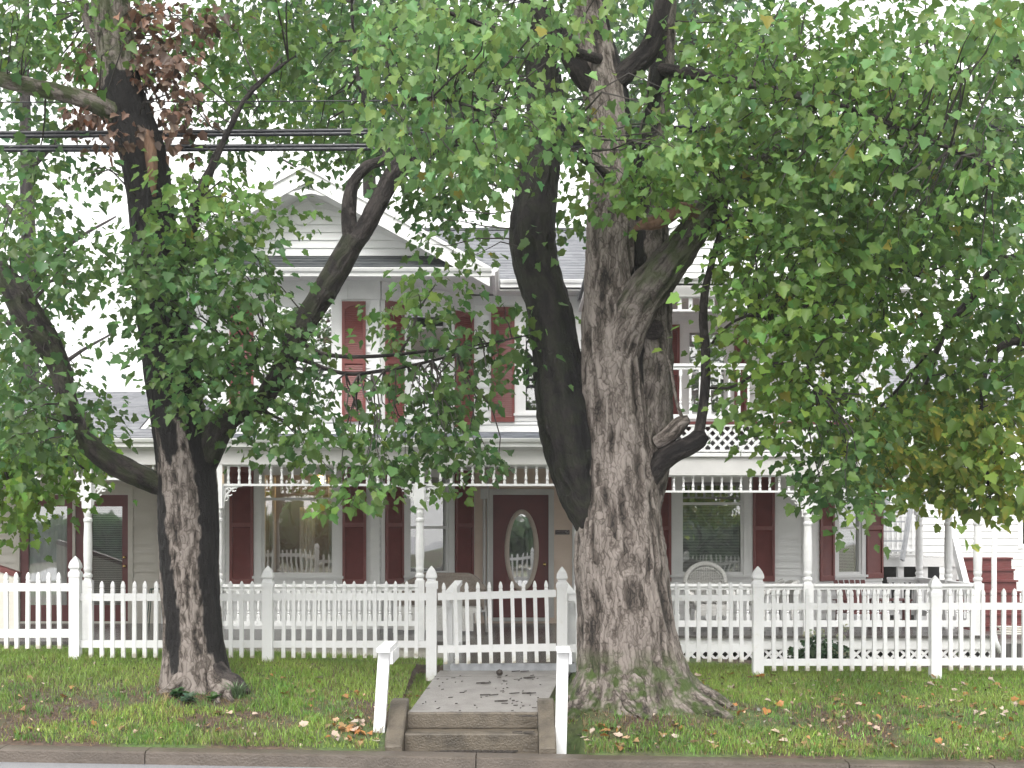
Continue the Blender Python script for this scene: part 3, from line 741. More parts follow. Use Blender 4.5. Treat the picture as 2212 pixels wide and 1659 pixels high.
# --- shingled roof planes
def roof_plane(mb, e0, e1, r1, r0, courses, t=.012):
    e0, e1, r1, r0 = map(Vector, (e0, e1, r1, r0)); nrm = (e1 - e0).cross(r0 - e0).normalized()
    for k in range(courses):
        a, b = k / courses, (k + 1) / courses
        p0, p1, q1, q0 = e0.lerp(r0, a), e1.lerp(r1, a), e1.lerp(r1, b), e0.lerp(r0, b); o = nrm * t
        mb.quad(p0 + o, p1 + o, q1 + o * .25, q0 + o * .25); mb.quad(p0 + o * -.6, p1 + o * -.6, p1 + o, p0 + o)
MR_E, MR_R, MR_Y = 6.06, 7.88, 27.6
mb = MB(); roof_plane(mb, (xl0 - .4, 23.05, MR_E), (xc1 + .45, 23.05, MR_E), (xc1 + .45, MR_Y, MR_R), (xl0 - .4, MR_Y, MR_R), 34)
mb.quad((xl0 - .4, MR_Y, MR_R), (xc1 + .45, MR_Y, MR_R), (xc1 + .45, 32.2, MR_E), (xl0 - .4, 32.2, MR_E))
rf = mb.build('roof', M['roof'], H)
mb = MB(); mb.bar((xl0 - .4, MR_Y, MR_R + .01), (xc1 + .45, MR_Y, MR_R + .01), .22, .05); mb.build('ridge_cap', M['roof_dark'], rf)
mb = MB()
for x_ in (xl0, xc1): mb.add([(x_, YW, 5.9), (x_, 32, 5.9), (x_, MR_Y, MR_R - .06)], [(0, 1, 2)])
mb.build('gable_wall', M['siding'], H)

# bay gable
YG0 = 21.42
gx, gzp = X(658, YG0), Z(361, YG0); gl, gr = X(255, YG0), X(1058, YG0); gzb = Z(583, YG0)
mb = MB()
for xe in (gl, gr):
    roof_plane(mb, (xe, YG0 - .06, gzb) if xe > gx else (xe, 28, gzb), (xe, 28, gzb) if xe > gx else (xe, YG0 - .06, gzb), (gx, 28, gzp) if xe > gx else (gx, YG0 - .06, gzp), (gx, YG0 - .06, gzp) if xe > gx else (gx, 28, gzp), 30)
mb.build('roof', M['roof'], H)
yg = Fr(0, 22.0)
sl = (gzp - gzb) / (gr - gx)
mb = MB(); zb_ = Z(553, 22.0)
clap(mb, yg, 0, 1, zb_, gzp - .12, .124, (), .027, lambda z: (gx - max(0, (gzp - .10 - z) / sl), gx + max(0, (gzp - .10 - z) / sl)))
mb.build('gable_wall', M['siding'], H)
def strip(mb, p, q, w, y0, y1):                  # board hung below the line p-q (x,z)
    mb.prism([(p[0], p[1]), (q[0], q[1]), (q[0], q[1] - w), (p[0], p[1] - w)], y0, y1)
mb = MB()
for xe in (gl, gr):
    strip(mb, (gx, gzp + .01), (xe, gzb + .01), .27, YG0 - .04, YG0)
    strip(mb, (gx, gzp + .04), (xe, gzb + .04), .06, YG0 - .075, YG0 - .041)
    strip(mb, (gx, gzp - .27), (xe, gzb - .02), .02, YG0 + .001, 22.0)        # raking soffit
    strip(mb, (gx, gzp - .29), (xe + (.35 if xe < gx else -.35), gzb + .15), .09, 21.975, 21.985)
mb.build('rake_board', M['trim'], H)
mb = MB(); wq = .33                              # fretwork in the peak
hw = X(744, YG0) - gx; zc_ = Z(417, YG0)
top = [(gx - hw + 2 * hw * i / 24, zc_ + .045 + .018 * math.cos(i * math.pi / 3)) for i in range(25)]
bot = [(gx + hw - 2 * hw * i / 24, zc_ - .03 + .02 * math.sin(i * math.pi / 4)) for i in range(25)]
mb.prism(top + bot, YG0 - .02, YG0 + .01)
for sx in (-1, 1):
    for (dx, dz, rr) in ((.47, .10, .075), (.30, .17, .06), (.36, .06, .035), (.18, .24, .05)):
        c_ = (gx + sx * dx, zc_ + dz)
        mb.tube([(c_[0] + rr * math.cos(t), YG0 - .005, c_[1] + rr * math.sin(t)) for t in np.linspace(0, 5.4 if sx > 0 else -5.4, 18)], .016, 6)
    mb.tube([(gx + sx * (.10 + .10 * i), YG0 - .005, zc_ + .03 + .22 * abs(math.sin(.9 + i * .45)) * (1 - i * .12)) for i in range(6)], .016, 6)
mb.build('fretwork', M['trim'], H)
mb = MB(); mx_, mz_, mr = X(653, 22.0), Z(458, 22.0), 28 * 22.0 / F
mb.tube([(mx_ + mr * math.cos(t), 21.975, mz_ + mr * math.sin(t)) for t in np.linspace(0, 2 * math.pi, 40)], .014, 6)
mb.add([(mx_ + (mr - .01) * math.cos(t), 21.978, mz_ + (mr - .01) * math.sin(t)) for t in np.linspace(0, 2 * math.pi, 36, endpoint=False)], [tuple(range(36))])
mb.build('round_medallion', M['siding'], H)
mb = MB(); roof_plane(mb, (gl + .05, YG0 + .02, Z(577, YG0)), (gr - .05, YG0 + .02, Z(577, YG0)), (gr - .55, 22.02, Z(552, 22.0)), (gl + .55, 22.02, Z(552, 22.0)), 4, .014)
mb.build('pent_roof', M['roof_dark'], H)
def gutter(p, q, h=.125, d=.11):
    """K-style gutter hung on the line p-q along x"""
    mb = MB(); y = p[1]
    pr = [(y, p[2]), (y, p[2] - h), (y - d * .5, p[2] - h), (y - d * .55, p[2] - h * .6), (y - d * .85, p[2] - h * .42), (y - d, p[2] - .012), (y - d, p[2]), (y - d + .012, p[2]), (y - d + .012, p[2] - .03), (y - .01, p[2] - .03)]
    mb.prism(pr, p[0], q[0], 'yz'); return mb.build('gutter', M['gutter'], H)
zg = Z(577.5, YG0 - .1)
gutter((gl + .05, YG0, zg), (gr + .03, YG0, zg))
mb = MB()                                        # side return of the gutter and the boxed soffit
pr = [(gr + .031, zg), (gr + .14, zg), (gr + .14, zg - .012), (gr + .12, zg - .055), (gr + .085, zg - .075), (gr + .08, zg - .125), (gr + .031, zg - .125)]
mb.prism(pr, YG0 - .10, 23.1, 'xz'); mb.build('gutter', M['gutter'], H)
MB().box(gl + .02, gr + .03, YG0 + .003, 23.4, ZE, ZE + .035).build('soffit', M['porch_white'], H)
MB().box(gl + .02, gr + .028, YG0 + .001, YG0 + .025, ZE + .036, zg).build('fascia', M['trim'], H)
# main eave
zge = Z(604, 23.0)
gutter((gr + .15, 23.06, zge), (X(1272, 23.0), 23.06, zge)); gutter((X(1900, 23.0), 23.06, zge), (xc1 + .5, 23.06, zge))
MB().box(gr + .031, xc1 + .4, 23.063, YW + .3, ZE, ZE + .03).build('soffit', M['porch_white'], H)
# second gable above the balcony
YQ = 21.42
qx = X(1580, YQ); ql, qr = X(1262, YQ), X(1898, YQ); qzb = Z(600, YQ); qzp = qzb + sl * (qr - qx)
mb = MB()
for xe in (ql, qr):
    roof_plane(mb, (xe, YQ - .06, qzb) if xe > qx else (xe, 28, qzb), (xe, 28, qzb) if xe > qx else (xe, YQ - .06, qzb), (qx, 28, qzp) if xe > qx else (qx, YQ - .06, qzp), (qx, YQ - .06, qzp) if xe > qx else (qx, 28, qzp), 26)
mb.build('roof', M['roof'], H)
mb = MB(); clap(mb, Fr(0, YQ + .1), 0, 1, qzb - .02, qzp - .1, .124, (), .027, lambda z: (qx - max(0, (qzp - .08 - z) / sl), qx + max(0, (qzp - .08 - z) / sl))); mb.build('gable_wall', M['siding'], H)
mb = MB()
for xe in (ql, qr): strip(mb, (qx, qzp + .01), (xe, qzb + .01), .2, YQ - .04, YQ)
mb.build('rake_board', M['trim'], H)
gutter((ql, YQ - .005, qzb - .012), (qr, YQ - .005, qzb - .012), .08)

# --- turned work
def post_profile(h_total, base, top, r):
    b, t = base, h_total - top; L_ = t - b
    return [(r * .95, b), (r * .8, b + .03), (r * 1.05, b + .05), (r * 1.05, b + .08), (r * .75, b + .10), (r * .95, b + .15), (r * .95, b + .17), (r * .9, b + .19), (r * .96, b + .30), (r * 1.0, b + .35), (r * .98, b + L_ * .5), (r * .98, b + L_ * .5 + .012), (r * 1.0, b + L_ * .5 + .02), (r * .86, t - .26), (r * .86, t - .2), (r * 1.02, t - .18), (r * 1.02, t - .15), (r * .78, t - .13), (r * 1.0, t - .06), (r * .9, t - .02), (r * .95, t)]
def turned_post(x, y, z0, z1, base=.86, top=.62, w=.066, r=.062, br=(1, 1), blen=.27):
    mb = MB(); h_ = z1 - z0
    mb.box(x - w, x + w, y - w, y + w, z0, z0 + base); mb.box(x - w, x + w, y - w, y + w, z1 - top, z1)
    mb.lathe([(a, b + z0) for a, b in post_profile(h_, base, top, r)], x, y, 16)
    p = mb.build('porch_post', M['vinyl'], H)
    for sx, on in ((-1, br[0]), (1, br[1])):
        if not on: continue
        q = MB(); zt = z1 - .30; x0 = x + sx * w
        arc = [(x0 + sx * blen * (1 - math.sin(t)), zt - blen * 1.15 * (1 - math.cos(t)) ) for t in np.linspace(0, math.pi / 2, 10)]
        ins = [(x0 + sx * (blen * (1 - math.sin(t)) * .88 + .0), zt - .02 - blen * 1.15 * (1 - math.cos(t)) * .86) for t in np.linspace(0, math.pi / 2, 10)]
        q.tube([(a, y, b) for a, b in arc], .014, 6)
        q.box(min(x0, x0 + sx * blen), max(x0, x0 + sx * blen), y - .012, y + .012, zt - .012, zt + .012)
        q.box(min(x0, x0 + sx * .02), max(x0, x0 + sx * .02), y - .012, y + .012, zt - blen * 1.15, zt - .013)
        for (dx, dz, rr) in ((.085, -.085, .055), (.16, -.045, .03), (.045, -.18, .03)):
            q.tube([(x0 + sx * (dx + rr * math.cos(t)), y, zt + dz + rr * math.sin(t)) for t in np.linspace(0, 5.6, 14)], .010, 5)
        for k in range(4): q.bar((x0 + sx * .02, y, zt - .02), (arc[2 + k * 2][0], y, arc[2 + k * 2][1]), .012, .012)
        q.build('bracket', M['vinyl'], p)
    return p
def baluster_mesh(h, r=.021, sq=.023):
    mb = MB(); s = sq; e = h * .20
    mb.box(-s, s, -s, s, 0, e); mb.box(-s, s, -s, s, h - e * .7, h)
    t0, t1 = e, h - e * .7; L_ = t1 - t0
    mb.lathe([(r * .9, t0), (r * .6, t0 + L_ * .05), (r * 1.15, t0 + L_ * .10), (r * .6, t0 + L_ * .16), (r * 1.0, t0 + L_ * .24), (r * .95, t0 + L_ * .4), (r * .62, t0 + L_ * .9), (r * .9, t0 + L_ * .95), (r * .8, t1)], 0, 0, 8)
    return mb.mesh('baluster', M['vinyl'])
def rail_run(p, q, z0, z1, n, zr=.085, name='porch_railing', mat='vinyl', bh=.07):
    """top rail z1 (its top), bottom rail base z0, n turned balusters"""
    p, q = Vector(p), Vector(q); mb = MB()
    mb.bar((p.x, p.y, z1 - .02), (q.x, q.y, z1 - .02), .10, .04); mb.bar((p.x, p.y, z1 - .065), (q.x, q.y, z1 - .065), .05, .05)
    mb.bar((p.x, p.y, z0 + bh / 2), (q.x, q.y, z0 + bh / 2), .05, bh)
    r = mb.build(name, M[mat], H)
    bm = baluster_mesh(z1 - .09 - z0 - bh)
    ang = math.atan2(q.y - p.y, q.x - p.x)
    for i in range(n):
        c = p.lerp(q, (i + .5) / n); o = place('baluster', bm, r); o.location = (c.x, c.y, z0 + bh); o.rotation_euler = (0, 0, ang)
    return r
def spindle_mesh(h):
    mb = MB(); r = .021
    mb.lathe([(r, 0), (r, h * .14), (r * .65, h * .18), (r * 1.15, h * .27), (r * 1.0, h * .36), (r * .62, h * .55), (r * .95, h * .72), (r * 1.1, h * .80), (r * .65, h * .86), (r, h * .9), (r, h)], 0, 0, 8)
    return mb.mesh('spindle', M['vinyl'])
def frieze_run(p, q, z0, z1, n, square=False):
    p, q = Vector(p), Vector(q); mb = MB()
    mb.bar((p.x, p.y, z0 + .016), (q.x, q.y, z0 + .016), .045, .032); mb.bar((p.x, p.y, z1 - .012), (q.x, q.y, z1 - .012), .04, .024)
    r = mb.build('spindle_frieze', M['vinyl'], H); h = z1 - .024 - z0 - .032
    if square: sm = MB().box(-.03, .03, -.012, .012, 0, h).mesh('spindle', M['vinyl'])
    else: sm = spindle_mesh(h)
    for i in range(n):
        c = p.lerp(q, (i + .5) / n); o = place('spindle', sm, r); o.location = (c.x, c.y, z0 + .032)
    return r

# --- front porch (A)
zA = lambda py: Z(py, YA)
xA0, xA1 = X(-420, YA), X(1262, YA)
mb = MB(); mb.box(xA0, xA1, YA - .12, YW + .02, FZ - .05, FZ); mb.build('porch_floor', M['deck'], H)
MB().box(xA0, xA1, YA - .04, YA + .10, -.1, FZ - .051).build('foundation', M['block'], H)
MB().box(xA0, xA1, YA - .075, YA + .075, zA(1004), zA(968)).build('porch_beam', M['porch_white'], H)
MB().box(xA0, xA1 + .02, YA - .11, YA - .076, zA(972), zA(966)).build('crown_moulding', M['trim'], H)
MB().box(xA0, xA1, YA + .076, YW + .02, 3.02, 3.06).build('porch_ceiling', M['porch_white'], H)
zga = Z(947, YA - .2)
gutter((xA0, YA - .16, zga), (xA1, YA - .16, zga), .12)
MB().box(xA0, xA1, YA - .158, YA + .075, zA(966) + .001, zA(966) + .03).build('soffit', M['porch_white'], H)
mb = MB(); zra = zga + .01
roof_plane(mb, (X(350, YA), YA - .2, zra), (xA1 + .03, YA - .2, zra), (xA1 + .03, YW, zra + .36), (X(350, YA), YW, zra + .36), 10)
mb.build('porch_roof', M['porch_roof'], H)
mb = MB(); zwr = Z(846, 26.0)
roof_plane(mb, (xA0, YA - .2, zra), (X(350, YA) - .001, YA - .2, zra), (X(350, YA) - .001, 26.0, zwr), (xA0, 26.0, zwr), 38)
mb.quad((xA0, 26, zwr), (X(350, YA), 26, zwr), (X(350, YA), 31, 3.3), (xA0, 31, 3.3)); mb.build('roof', M['roof'], H)
# small cross gable at the joint of wing and porch
YD = 20.6
ga, gb, gp = X(291, YD), X(475, YD), Z(838, YD); gbz = Z(948, YD); gm_ = (ga + gb) / 2
mb = MB(); s2 = (gp - gbz) / (gb - gm_)
clap(mb, Fr(0, YD), 0, 1, gbz, gp - .02, .124, (), .027, lambda z: (gm_ - max(0, (gp - z) / s2), gm_ + max(0, (gp - z) / s2))); mb.build('gable_wall', M['siding'], H)
mb = MB()
for xe in (ga, gb): strip(mb, (gm_, gp + .03), (xe, gbz + .03), .10, YD - .05, YD - .016)
mb.build('rake_board', M['trim'], H)
mb = MB()
for xe in (ga, gb):
    e0, r0 = (xe, YD - .06, gbz + .04), (gm_, YD - .06, gp + .04); e1, r1 = (xe, 24.5, gbz + .04), (gm_, 24.5, gp + .04)
    if xe > gm_: roof_plane(mb, e0, e1, r1, r0, 10)
    else: roof_plane(mb, e1, e0, r0, r1, 10)
mb.build('roof', M['roof'], H)
zPT, zPB = zA(1004), FZ
turned_post(X(190, YA), YA, zPB, zPT, br=(1, 1)); turned_post(X(472, YA), YA, zPB, zPT, br=(0, 1)); turned_post(X(907, YA), YA, zPB, zPT, br=(1, 1)); turned_post(X(1250, YA), YA, zPB, zPT, br=(1, 0))
frieze_run((X(200, YA), YA, 0), (X(462, YA), YA, 0), zA(1037), zA(1001), 11)
frieze_run((X(-120, YA), YA, 0), (X(180, YA), YA, 0), zA(1037), zA(1001), 13)
frieze_run((X(482, YA), YA, 0), (X(897, YA), YA, 0), zA(1050), zA(1004), 18)
frieze_run((X(917, YA), YA, 0), (X(1240, YA), YA, 0), zA(1050), zA(1004), 14)
rail_run((X(482, YA), YA, 0), (X(897, YA), YA, 0), zA(1352), zA(1262), 19)
# --- side porch and balcony (B)
zB = lambda py: Z(py, YB)
xB0, xB1 = X(1250, YB), X(2126, YB); YR = 25.6
mb = MB()
for i in range(40):
    y0, y1 = YB - .14 + (YR - YB + .2) * i / 40, YB - .14 + (YR - YB + .2) * (i + 1) / 40 - .006
    mb.box(xB0 + .12, xB1 + .12, y0, y1, .27, .31 + random.uniform(-.001, .001))
mb.build('deck_floor', M['deck'], H)
MB().box(xB0 + .12, xB1 + .10, YB - .10, YB - .06, .10, .268).build('skirt_board', M['trim'], H)
MB().box(xB1 + .06, xB1 + .10, YB - .058, YR, -.1, .268).build('skirt_board', M['trim'], H)
def lattice(name, x0, x1, z0, z1, y, pitch, w, frame=True):
    mb = MB()
    for sgn, yy in ((1, y), (-1, y + .009)):
        c = (x0 - (z1 - z0)) if sgn > 0 else x0
        c0 = x0 - (z1 - z0) - pitch
        k = c0
        while k < x1 + (z1 - z0) + pitch:
            # line x = k + sgn*(z-z0)
            pts = []
            za, zb = z0, z1
            xa, xb = k + sgn * 0, k + sgn * (z1 - z0)
            if sgn < 0: xa, xb = k + (z1 - z0), k
            # clip to x0..x1
            def zat(x): return z0 + (x - xa) / (xb - xa) * (z1 - z0)
            lo, hi = min(xa, xb), max(xa, xb)
            l2, h2 = max(lo, x0), min(hi, x1)
            if h2 - l2 > .01: mb.bar((l2, yy, zat(l2)), (h2, yy, zat(h2)), w, .007, up=(0, 1, 0))
            k += pitch
    if frame:
        mb.box(x0, x1, y - .012, y + .016, z1, z1 + .03); mb.box(x0, x1, y - .012, y + .016, z0 - .03, z0)
    return mb.build(name, M['trim'], H)
lattice('skirt_lattice', xB0 + .15, xB1 + .08, -.20, .085, YB - .08, .150, .040)
lattice('balcony_lattice', xB0, X(1905, YB), zB(972), zB(922), YB - .05, .150, .040)
MB().box(xB0, xB1, YB - .075, YB + .075, zB(1027), zB(987)).build('porch_beam', M['porch_white'], H)
MB().box(xB0, xB1 + .03, YB - .12, YB - .076, zB(987), zB(979)).build('crown_moulding', M['trim'], H)
MB().box(xB1 - .075, xB1 + .075, YB + .076, YR, zB(1027), zB(987)).build('porch_beam', M['porch_white'], H)
MB().box(xB0, xB1 + .1, YB + .076, YR, 3.06, 3.10).build('porch_ceiling', M['porch_white'], H)
MB().box(X(1905, YB) + .01, xB1 + .15, YB - .13, YR + .1, 3.101, 3.16).build('porch_roof', M['porch_roof'], H)
MB().box(xB0, X(1908, YB), YB - .07, YW + .9, zB(917), zB(911)).build('balcony_floor', M['maroon_wood'], H)
rail_run((xB0, YB, 0), (X(1900, YB), YB, 0), zB(905), zB(786), 31, name='balcony_railing')
for px_ in (1745, 1900): 
    x_ = X(px_, YB); MB().box(x_ - .06, x_ + .06, YB - .06, YB + .06, zB(911) + .001, zB(643)).build('balcony_post', M['vinyl'], H)
frieze_run((X(1268, YB), YB, 0), (X(1739, YB), YB, 0), zB(673), zB(641), 20, True); frieze_run((X(1751, YB), YB, 0), (X(1894, YB), YB, 0), zB(673), zB(641), 6, True)
MB().box(X(1262, YB), X(1900, YB), YB - .07, YB + .07, zB(642), qzb - .10).build('porch_beam', M['porch_white'], H)
MB().box(X(1262, YB), X(1905, YB), YB + .071, YW, zB(630), zB(630) + .03).build('porch_ceiling', M['porch_white'], H)
zT, zBt = zB(1027), .31
for x_, y_, b_ in ((X(1745, YB), YB, (1, 1)), (X(2112, YB), YB, (1, 0)), (X(2112, YB), 23.05, (0, 0)), (X(2112, YB), 24.7, (0, 0)), (X(1270, YB), YB, (0, 1))):
    turned_post(x_, y_, zBt, zT, .80, .58, .075, .068, b_, .30)
frieze_run((X(1280, YB), YB, 0), (X(1735, YB), YB, 0), zB(1064), zB(1027), 22); frieze_run((X(1756, YB), YB, 0), (X(2102, YB), YB, 0), zB(1064), zB(1027), 17)
rail_run((X(1281, YB), YB, 0), (X(1734, YB), YB, 0), zB(1354), zB(1261), 21, bh=.10)
rail_run((X(1757, YB), YB, 0), (X(2101, YB), YB, 0), zB(1354), zB(1261), 16, bh=.10)
rail_run((X(2112, YB), YB + .08, 0), (X(2112, YB), 24.65, 0), zB(1354), zB(1261), 14, bh=.10)
rail_run((xc1 + .1, 24.7, 0), (X(2112, YB) - .07, 24.7, 0), zB(1354), zB(1261), 5, bh=.10)
# downspout and the pipe by the door
mb = MB(); dx_ = X(2140, YB)
mb.tube([(dx_, YB - .15, 3.1), (dx_, YB - .15, .35), (dx_ + .02, YB - .16, .22), (dx_ + .09, YB - .2, .05)], .042, 8); mb.build('downspout', M['gutter'], H, True)
mb = MB(); px_ = um(1046); mb.tube([main.p(px_, .05, zm(1075)), main.p(px_, .05, zm(1330))], .026, 8); mb.fbox(main, px_ - .06, px_ + .06, .01, .10, zm(1078), zm(1056)); mb.build('wall_pipe', M['porch_white'], H)
mb = MB(); px_ = um(1054); mb.tube([main.p(px_, .045, zm(1000)), main.p(px_, .045, zm(1330))], .02, 8); mb.build('wall_pipe', M['porch_white'], H)

# lit ceiling lamp seen through the bay window
lx, lz, ly = X(693, 22.75), Z(1036, 22.75), 22.75
lp = empty('ceiling_lamp', (lx, ly, lz), 'glowing yellow ceiling lamp inside the big bay window', 'lamp')
mb = MB(); mb.lathe([(.02, lz + .06), (.07, lz + .03), (.085, lz - .02), (.06, lz - .06), (.01, lz - .075)], lx, ly, 14); mb.build('lamp_shade', M['bulb'], lp, True)
mb = MB(); mb.tube([(lx, ly, lz + .06), (lx, ly, lz + .13)], .012, 8); mb.build('lamp_stem', M['brass'], lp)
pl = bpy.data.lights.new('lamp_light', 'POINT'); pl.energy = 4.5; pl.color = (1, .55, .16); pl.shadow_soft_size = .09
po = bpy.data.objects.new('lamp_light', pl); COL.objects.link(po); po.location = (lx - .05, ly - .14, lz - .03)

# no-smoking sign beside the door
sx0, sx1, sz0, sz1 = um(1199.5), um(1230), zm(1154.5), zm(1145)
sg = empty('wall_sign', ((sx0 + sx1) / 2, YW - .04, (sz0 + sz1) / 2), 'small dark no smoking sign on the siding beside the oval door', 'sign')
MB().fbox(main, sx0, sx1, .016, .036, sz0, sz1).build('board', M['sign'], sg)
for i, (t_, zz) in enumerate((('Thank You For', sz0 + .043), ('Not Smoking', sz0 + .014))):
    c = bpy.data.curves.new('lettering', 'FONT'); c.body = t_; c.size = .027; c.materials.append(M['sign_text'])
    o = bpy.data.objects.new('lettering', c); COL.objects.link(o); dg = bpy.context.evaluated_depsgraph_get()
    me = bpy.data.meshes.new_from_object(o.evaluated_get(dg)); bpy.data.objects.remove(o); me.materials.clear(); me.materials.append(M['sign_text'])
    o = bpy.data.objects.new('lettering', me); COL.objects.link(o); o.parent = sg; o.matrix_parent_inverse = Matrix.Translation(-wloc(sg))
    o.location = (sx0 + .012, YW - .0375, zz); o.rotation_euler = (R(90), 0, 0)
mb = MB(); cxs, czs = sx1 - .04, (sz0 + sz1) / 2
mb.tube([(cxs + .026 * math.cos(t), YW - .037, czs + .026 * math.sin(t)) for t in np.linspace(0, 2 * math.pi, 20)], .003, 5); mb.bar((cxs - .018, YW - .037, czs + .018), (cxs + .018, YW - .037, czs - .018), .005, .004); mb.bar((cxs - .016, YW - .0365, czs - .004), (cxs + .016, YW - .0365, czs - .004), .003, .006)
mb.build('symbol', M['sign_text'], sg)

# ------------------------------------------------------------------ porch furniture
def wicker_chair(x, y, z, rz, label, wide=.62, tall=.98, tan=False, arm_h=.62):
    c = empty('wicker_chair', (x, y, z), label, 'chair', 'white wicker chairs on the porch', rz)
    mw = M['wicker']; W = wide / 2
    def b(name, mb, m=mw, smooth=True): return place(name, mb.mesh(name, m, smooth), c, rel=True)
    mb = MB(); mb.box(-W + .04, W - .04, -.26, .26, .36, .42); b('seat', mb, smooth=False)
    def arch(s, zt, yb): return [(-W * s, yb + .02, .42)] + [(W * s * -math.cos(t), yb + .10, .42 + (zt - .42) * (.55 + .45 * math.sin(t))) for t in np.linspace(.15, math.pi - .15, 13)] + [(W * s, yb + .02, .42)]
    mb = MB(); mb.tube(arch(1, tall, .24), .038, 8); b('back_frame', mb)
    mb = MB()
    for s, zt in ((.86, tall - .07), (.55, tall - .20)): mb.tube(arch(s, zt, .24), .013, 6)
    pl_ = [(-W * .9, .30, .42)] + [(-W * .9 * math.cos(t), .345, .42 + (tall - .05 - .42) * (.55 + .45 * math.sin(t))) for t in np.linspace(.1, math.pi - .1, 15)] + [(W * .9, .30, .42)]
    k0 = len(pl_); mb.add(pl_ + [(a_, b_ + .012, c_) for a_, b_, c_ in pl_], [tuple(range(k0)), tuple(range(2 * k0 - 1, k0 - 1, -1))])
    for i in range(16):                           # woven back: verticals and rows
        u = -1 + 2 * (i + .5) / 16; zt = .42 + (tall - .04 - .42) * (.55 + .45 * math.sqrt(max(0, 1 - u * u)))
        mb.bar((u * W * .92, .27, .42), (u * W * .92, .335, zt), .010, .008)
    for k in range(13):
        z_ = .46 + k * (tall - .52) / 13
        q = (z_ - .42) / (tall - .42); hw = W * .93 if q < .55 else W * .93 * math.sqrt(max(0, 1 - ((q - .55) / .45) ** 2))
        mb.bar((-hw, .27 + .06 * q, z_), (hw, .27 + .06 * q, z_), .016 if k % 3 else .03, .006)
    b('backrest', mb)
    for s in (-1, 1):
        mb = MB(); mb.tube([(s * W, .32, arm_h + .14), (s * (W + .03), .18, arm_h + .06), (s * (W + .04), -.05, arm_h), (s * (W + .01), -.24, arm_h - .03), (s * (W - .03), -.28, arm_h - .10), (s * (W - .04), -.27, .40)], [.035, .04, .042, .042, .036, .03], 8); b('arm', mb)
        for yy in (-.24, .24):
            mb = MB(); mb.tube([(s * (W - .06), yy, .37), (s * (W - .03), yy * 1.05, .0)], .02, 7); b('leg', mb)
    mb = MB(); mb.box(-W + .05, W - .05, -.27, -.262, .26, .355)
    for i in range(14): mb.bar((-W + .06 + i * (wide - .12) / 13, -.268, .355), (-W + .09 + i * (wide - .12) / 13, -.268, .20), .012, .006)
    b('apron', mb, smooth=False)
    return c
wicker_chair(X(1533, 22.5), 22.5, .31, R(4), 'white wicker chair with tall rounded back in front of the big window', .66, 1.08)
wicker_chair(X(1668, 22.7), 22.7, .31, R(-78), 'low white wicker armchair turned sideways beside the turned deck post', .60, .78, arm_h=.66)
def wicker_sofa(x, y, z, rz):
    c = empty('wicker_sofa', (x, y, z), 'weathered tan and white wicker settee under the bay window by the door', 'sofa', None, rz)
    def b(name, mb, m, smooth=True): return place(name, mb.mesh(name, m, smooth), c, rel=True)
    mb = MB(); pts = []
    ts = np.linspace(-1, 1, 17)
    for i, t in enumerate(ts):                    # curved wrap-around back as a solid band
        pts.append((t * .70, .30 - .34 * max(0, abs(t) - .72) / .28, .0))
    top = [.86 - .20 * max(0, abs(t) - .55) / .45 for t in ts]
    vs = []
    for (px_, py_, _), zt in zip(pts, top):
        vs += [(px_, py_ - .03, .36), (px_, py_ + .03, .36), (px_, py_ + .04, zt), (px_, py_ - .05, zt)]
    mb.add(vs, [(4 * i + k, 4 * i + (k + 1) % 4, 4 * i + 4 + (k + 1) % 4, 4 * i + 4 + k) for i in range(16) for k in range(4)] + [(0, 1, 2, 3), (67, 66, 65, 64)])
    b('backrest', mb, M['wicker_tan'])
    mb = MB(); mb.tube([(p[0], p[1], zt + .01) for p, zt in zip(pts, top)], .045, 8); b('top_roll', mb, M['wicker_tan'])
    mb = MB(); mb.box(-.66, .66, -.28, .26, .32, .40); b('seat', mb, M['wicker'], False)
    mb = MB(); mb.box(-.60, .60, -.29, -.27, .05, .32)
    for i in range(30): mb.bar((-.58 + i * .04, -.294, .31), (-.58 + i * .04, -.294, .07), .014, .006)
    b('apron', mb, M['wicker'], False)
    for s in (-1, 1):
        for yy in (-.26, .24):
            mb = MB(); mb.tube([(s * .64, yy, .34), (s * .67, yy, 0)], .024, 7); b('leg', mb, M['wicker'])
    return c
wicker_sofa(X(952, 21.45), 21.45, FZ, R(-14))
def rocker(x, y, z, rz):
    c = empty('slatted_armchair', (x, y, z), 'maroon wooden armchair with upright back slats behind the deck railing', 'chair', None, rz); m = M['maroon_wood']
    def b(name, mb): return place(name, mb.mesh(name, m), c, rel=True)
    for i in range(6): b('back_slat', MB().bar((-.22 + i * .088, .20, .34), (-.25 + i * .10, .42, .98), .07, .018, up=(0, 1, 0)))
    b('seat', MB().box(-.27, .27, -.30, .22, .31, .34))
    for s in (-1, 1):
        b('arm', MB().box(s * .31 - .05, s * .31 + .05, -.34, .30, .56, .585)); b('leg', MB().box(s * .29 - .02, s * .29 + .02, -.30, -.22, 0, .558)); b('leg', MB().box(s * .29 - .02, s * .29 + .02, .22, .28, 0, .558))
    b('top_rail', MB().bar((-.27, .40, .86), (.27, .40, .86), .03, .06))
    return c
rocker(X(1858, 23.2), 23.2, .31, R(12)).scale = (1, 1, .80)
tb = empty('side_table', (X(1925, 23.6), 23.6, .31), 'low dark topped table between the maroon armchair and the corner posts', 'table')
place('table_top', MB().box(-.30, .30, -.22, .22, .44, .465).mesh('table_top', M['maroon_wood']), tb, rel=True)
for s in (-1, 1):
    for t in (-1, 1): place('leg', MB().box(s * .26 - .02, s * .26 + .02, t * .18 - .02, t * .18 + .02, 0, .44).mesh('leg', M['maroon_wood']), tb, rel=True)
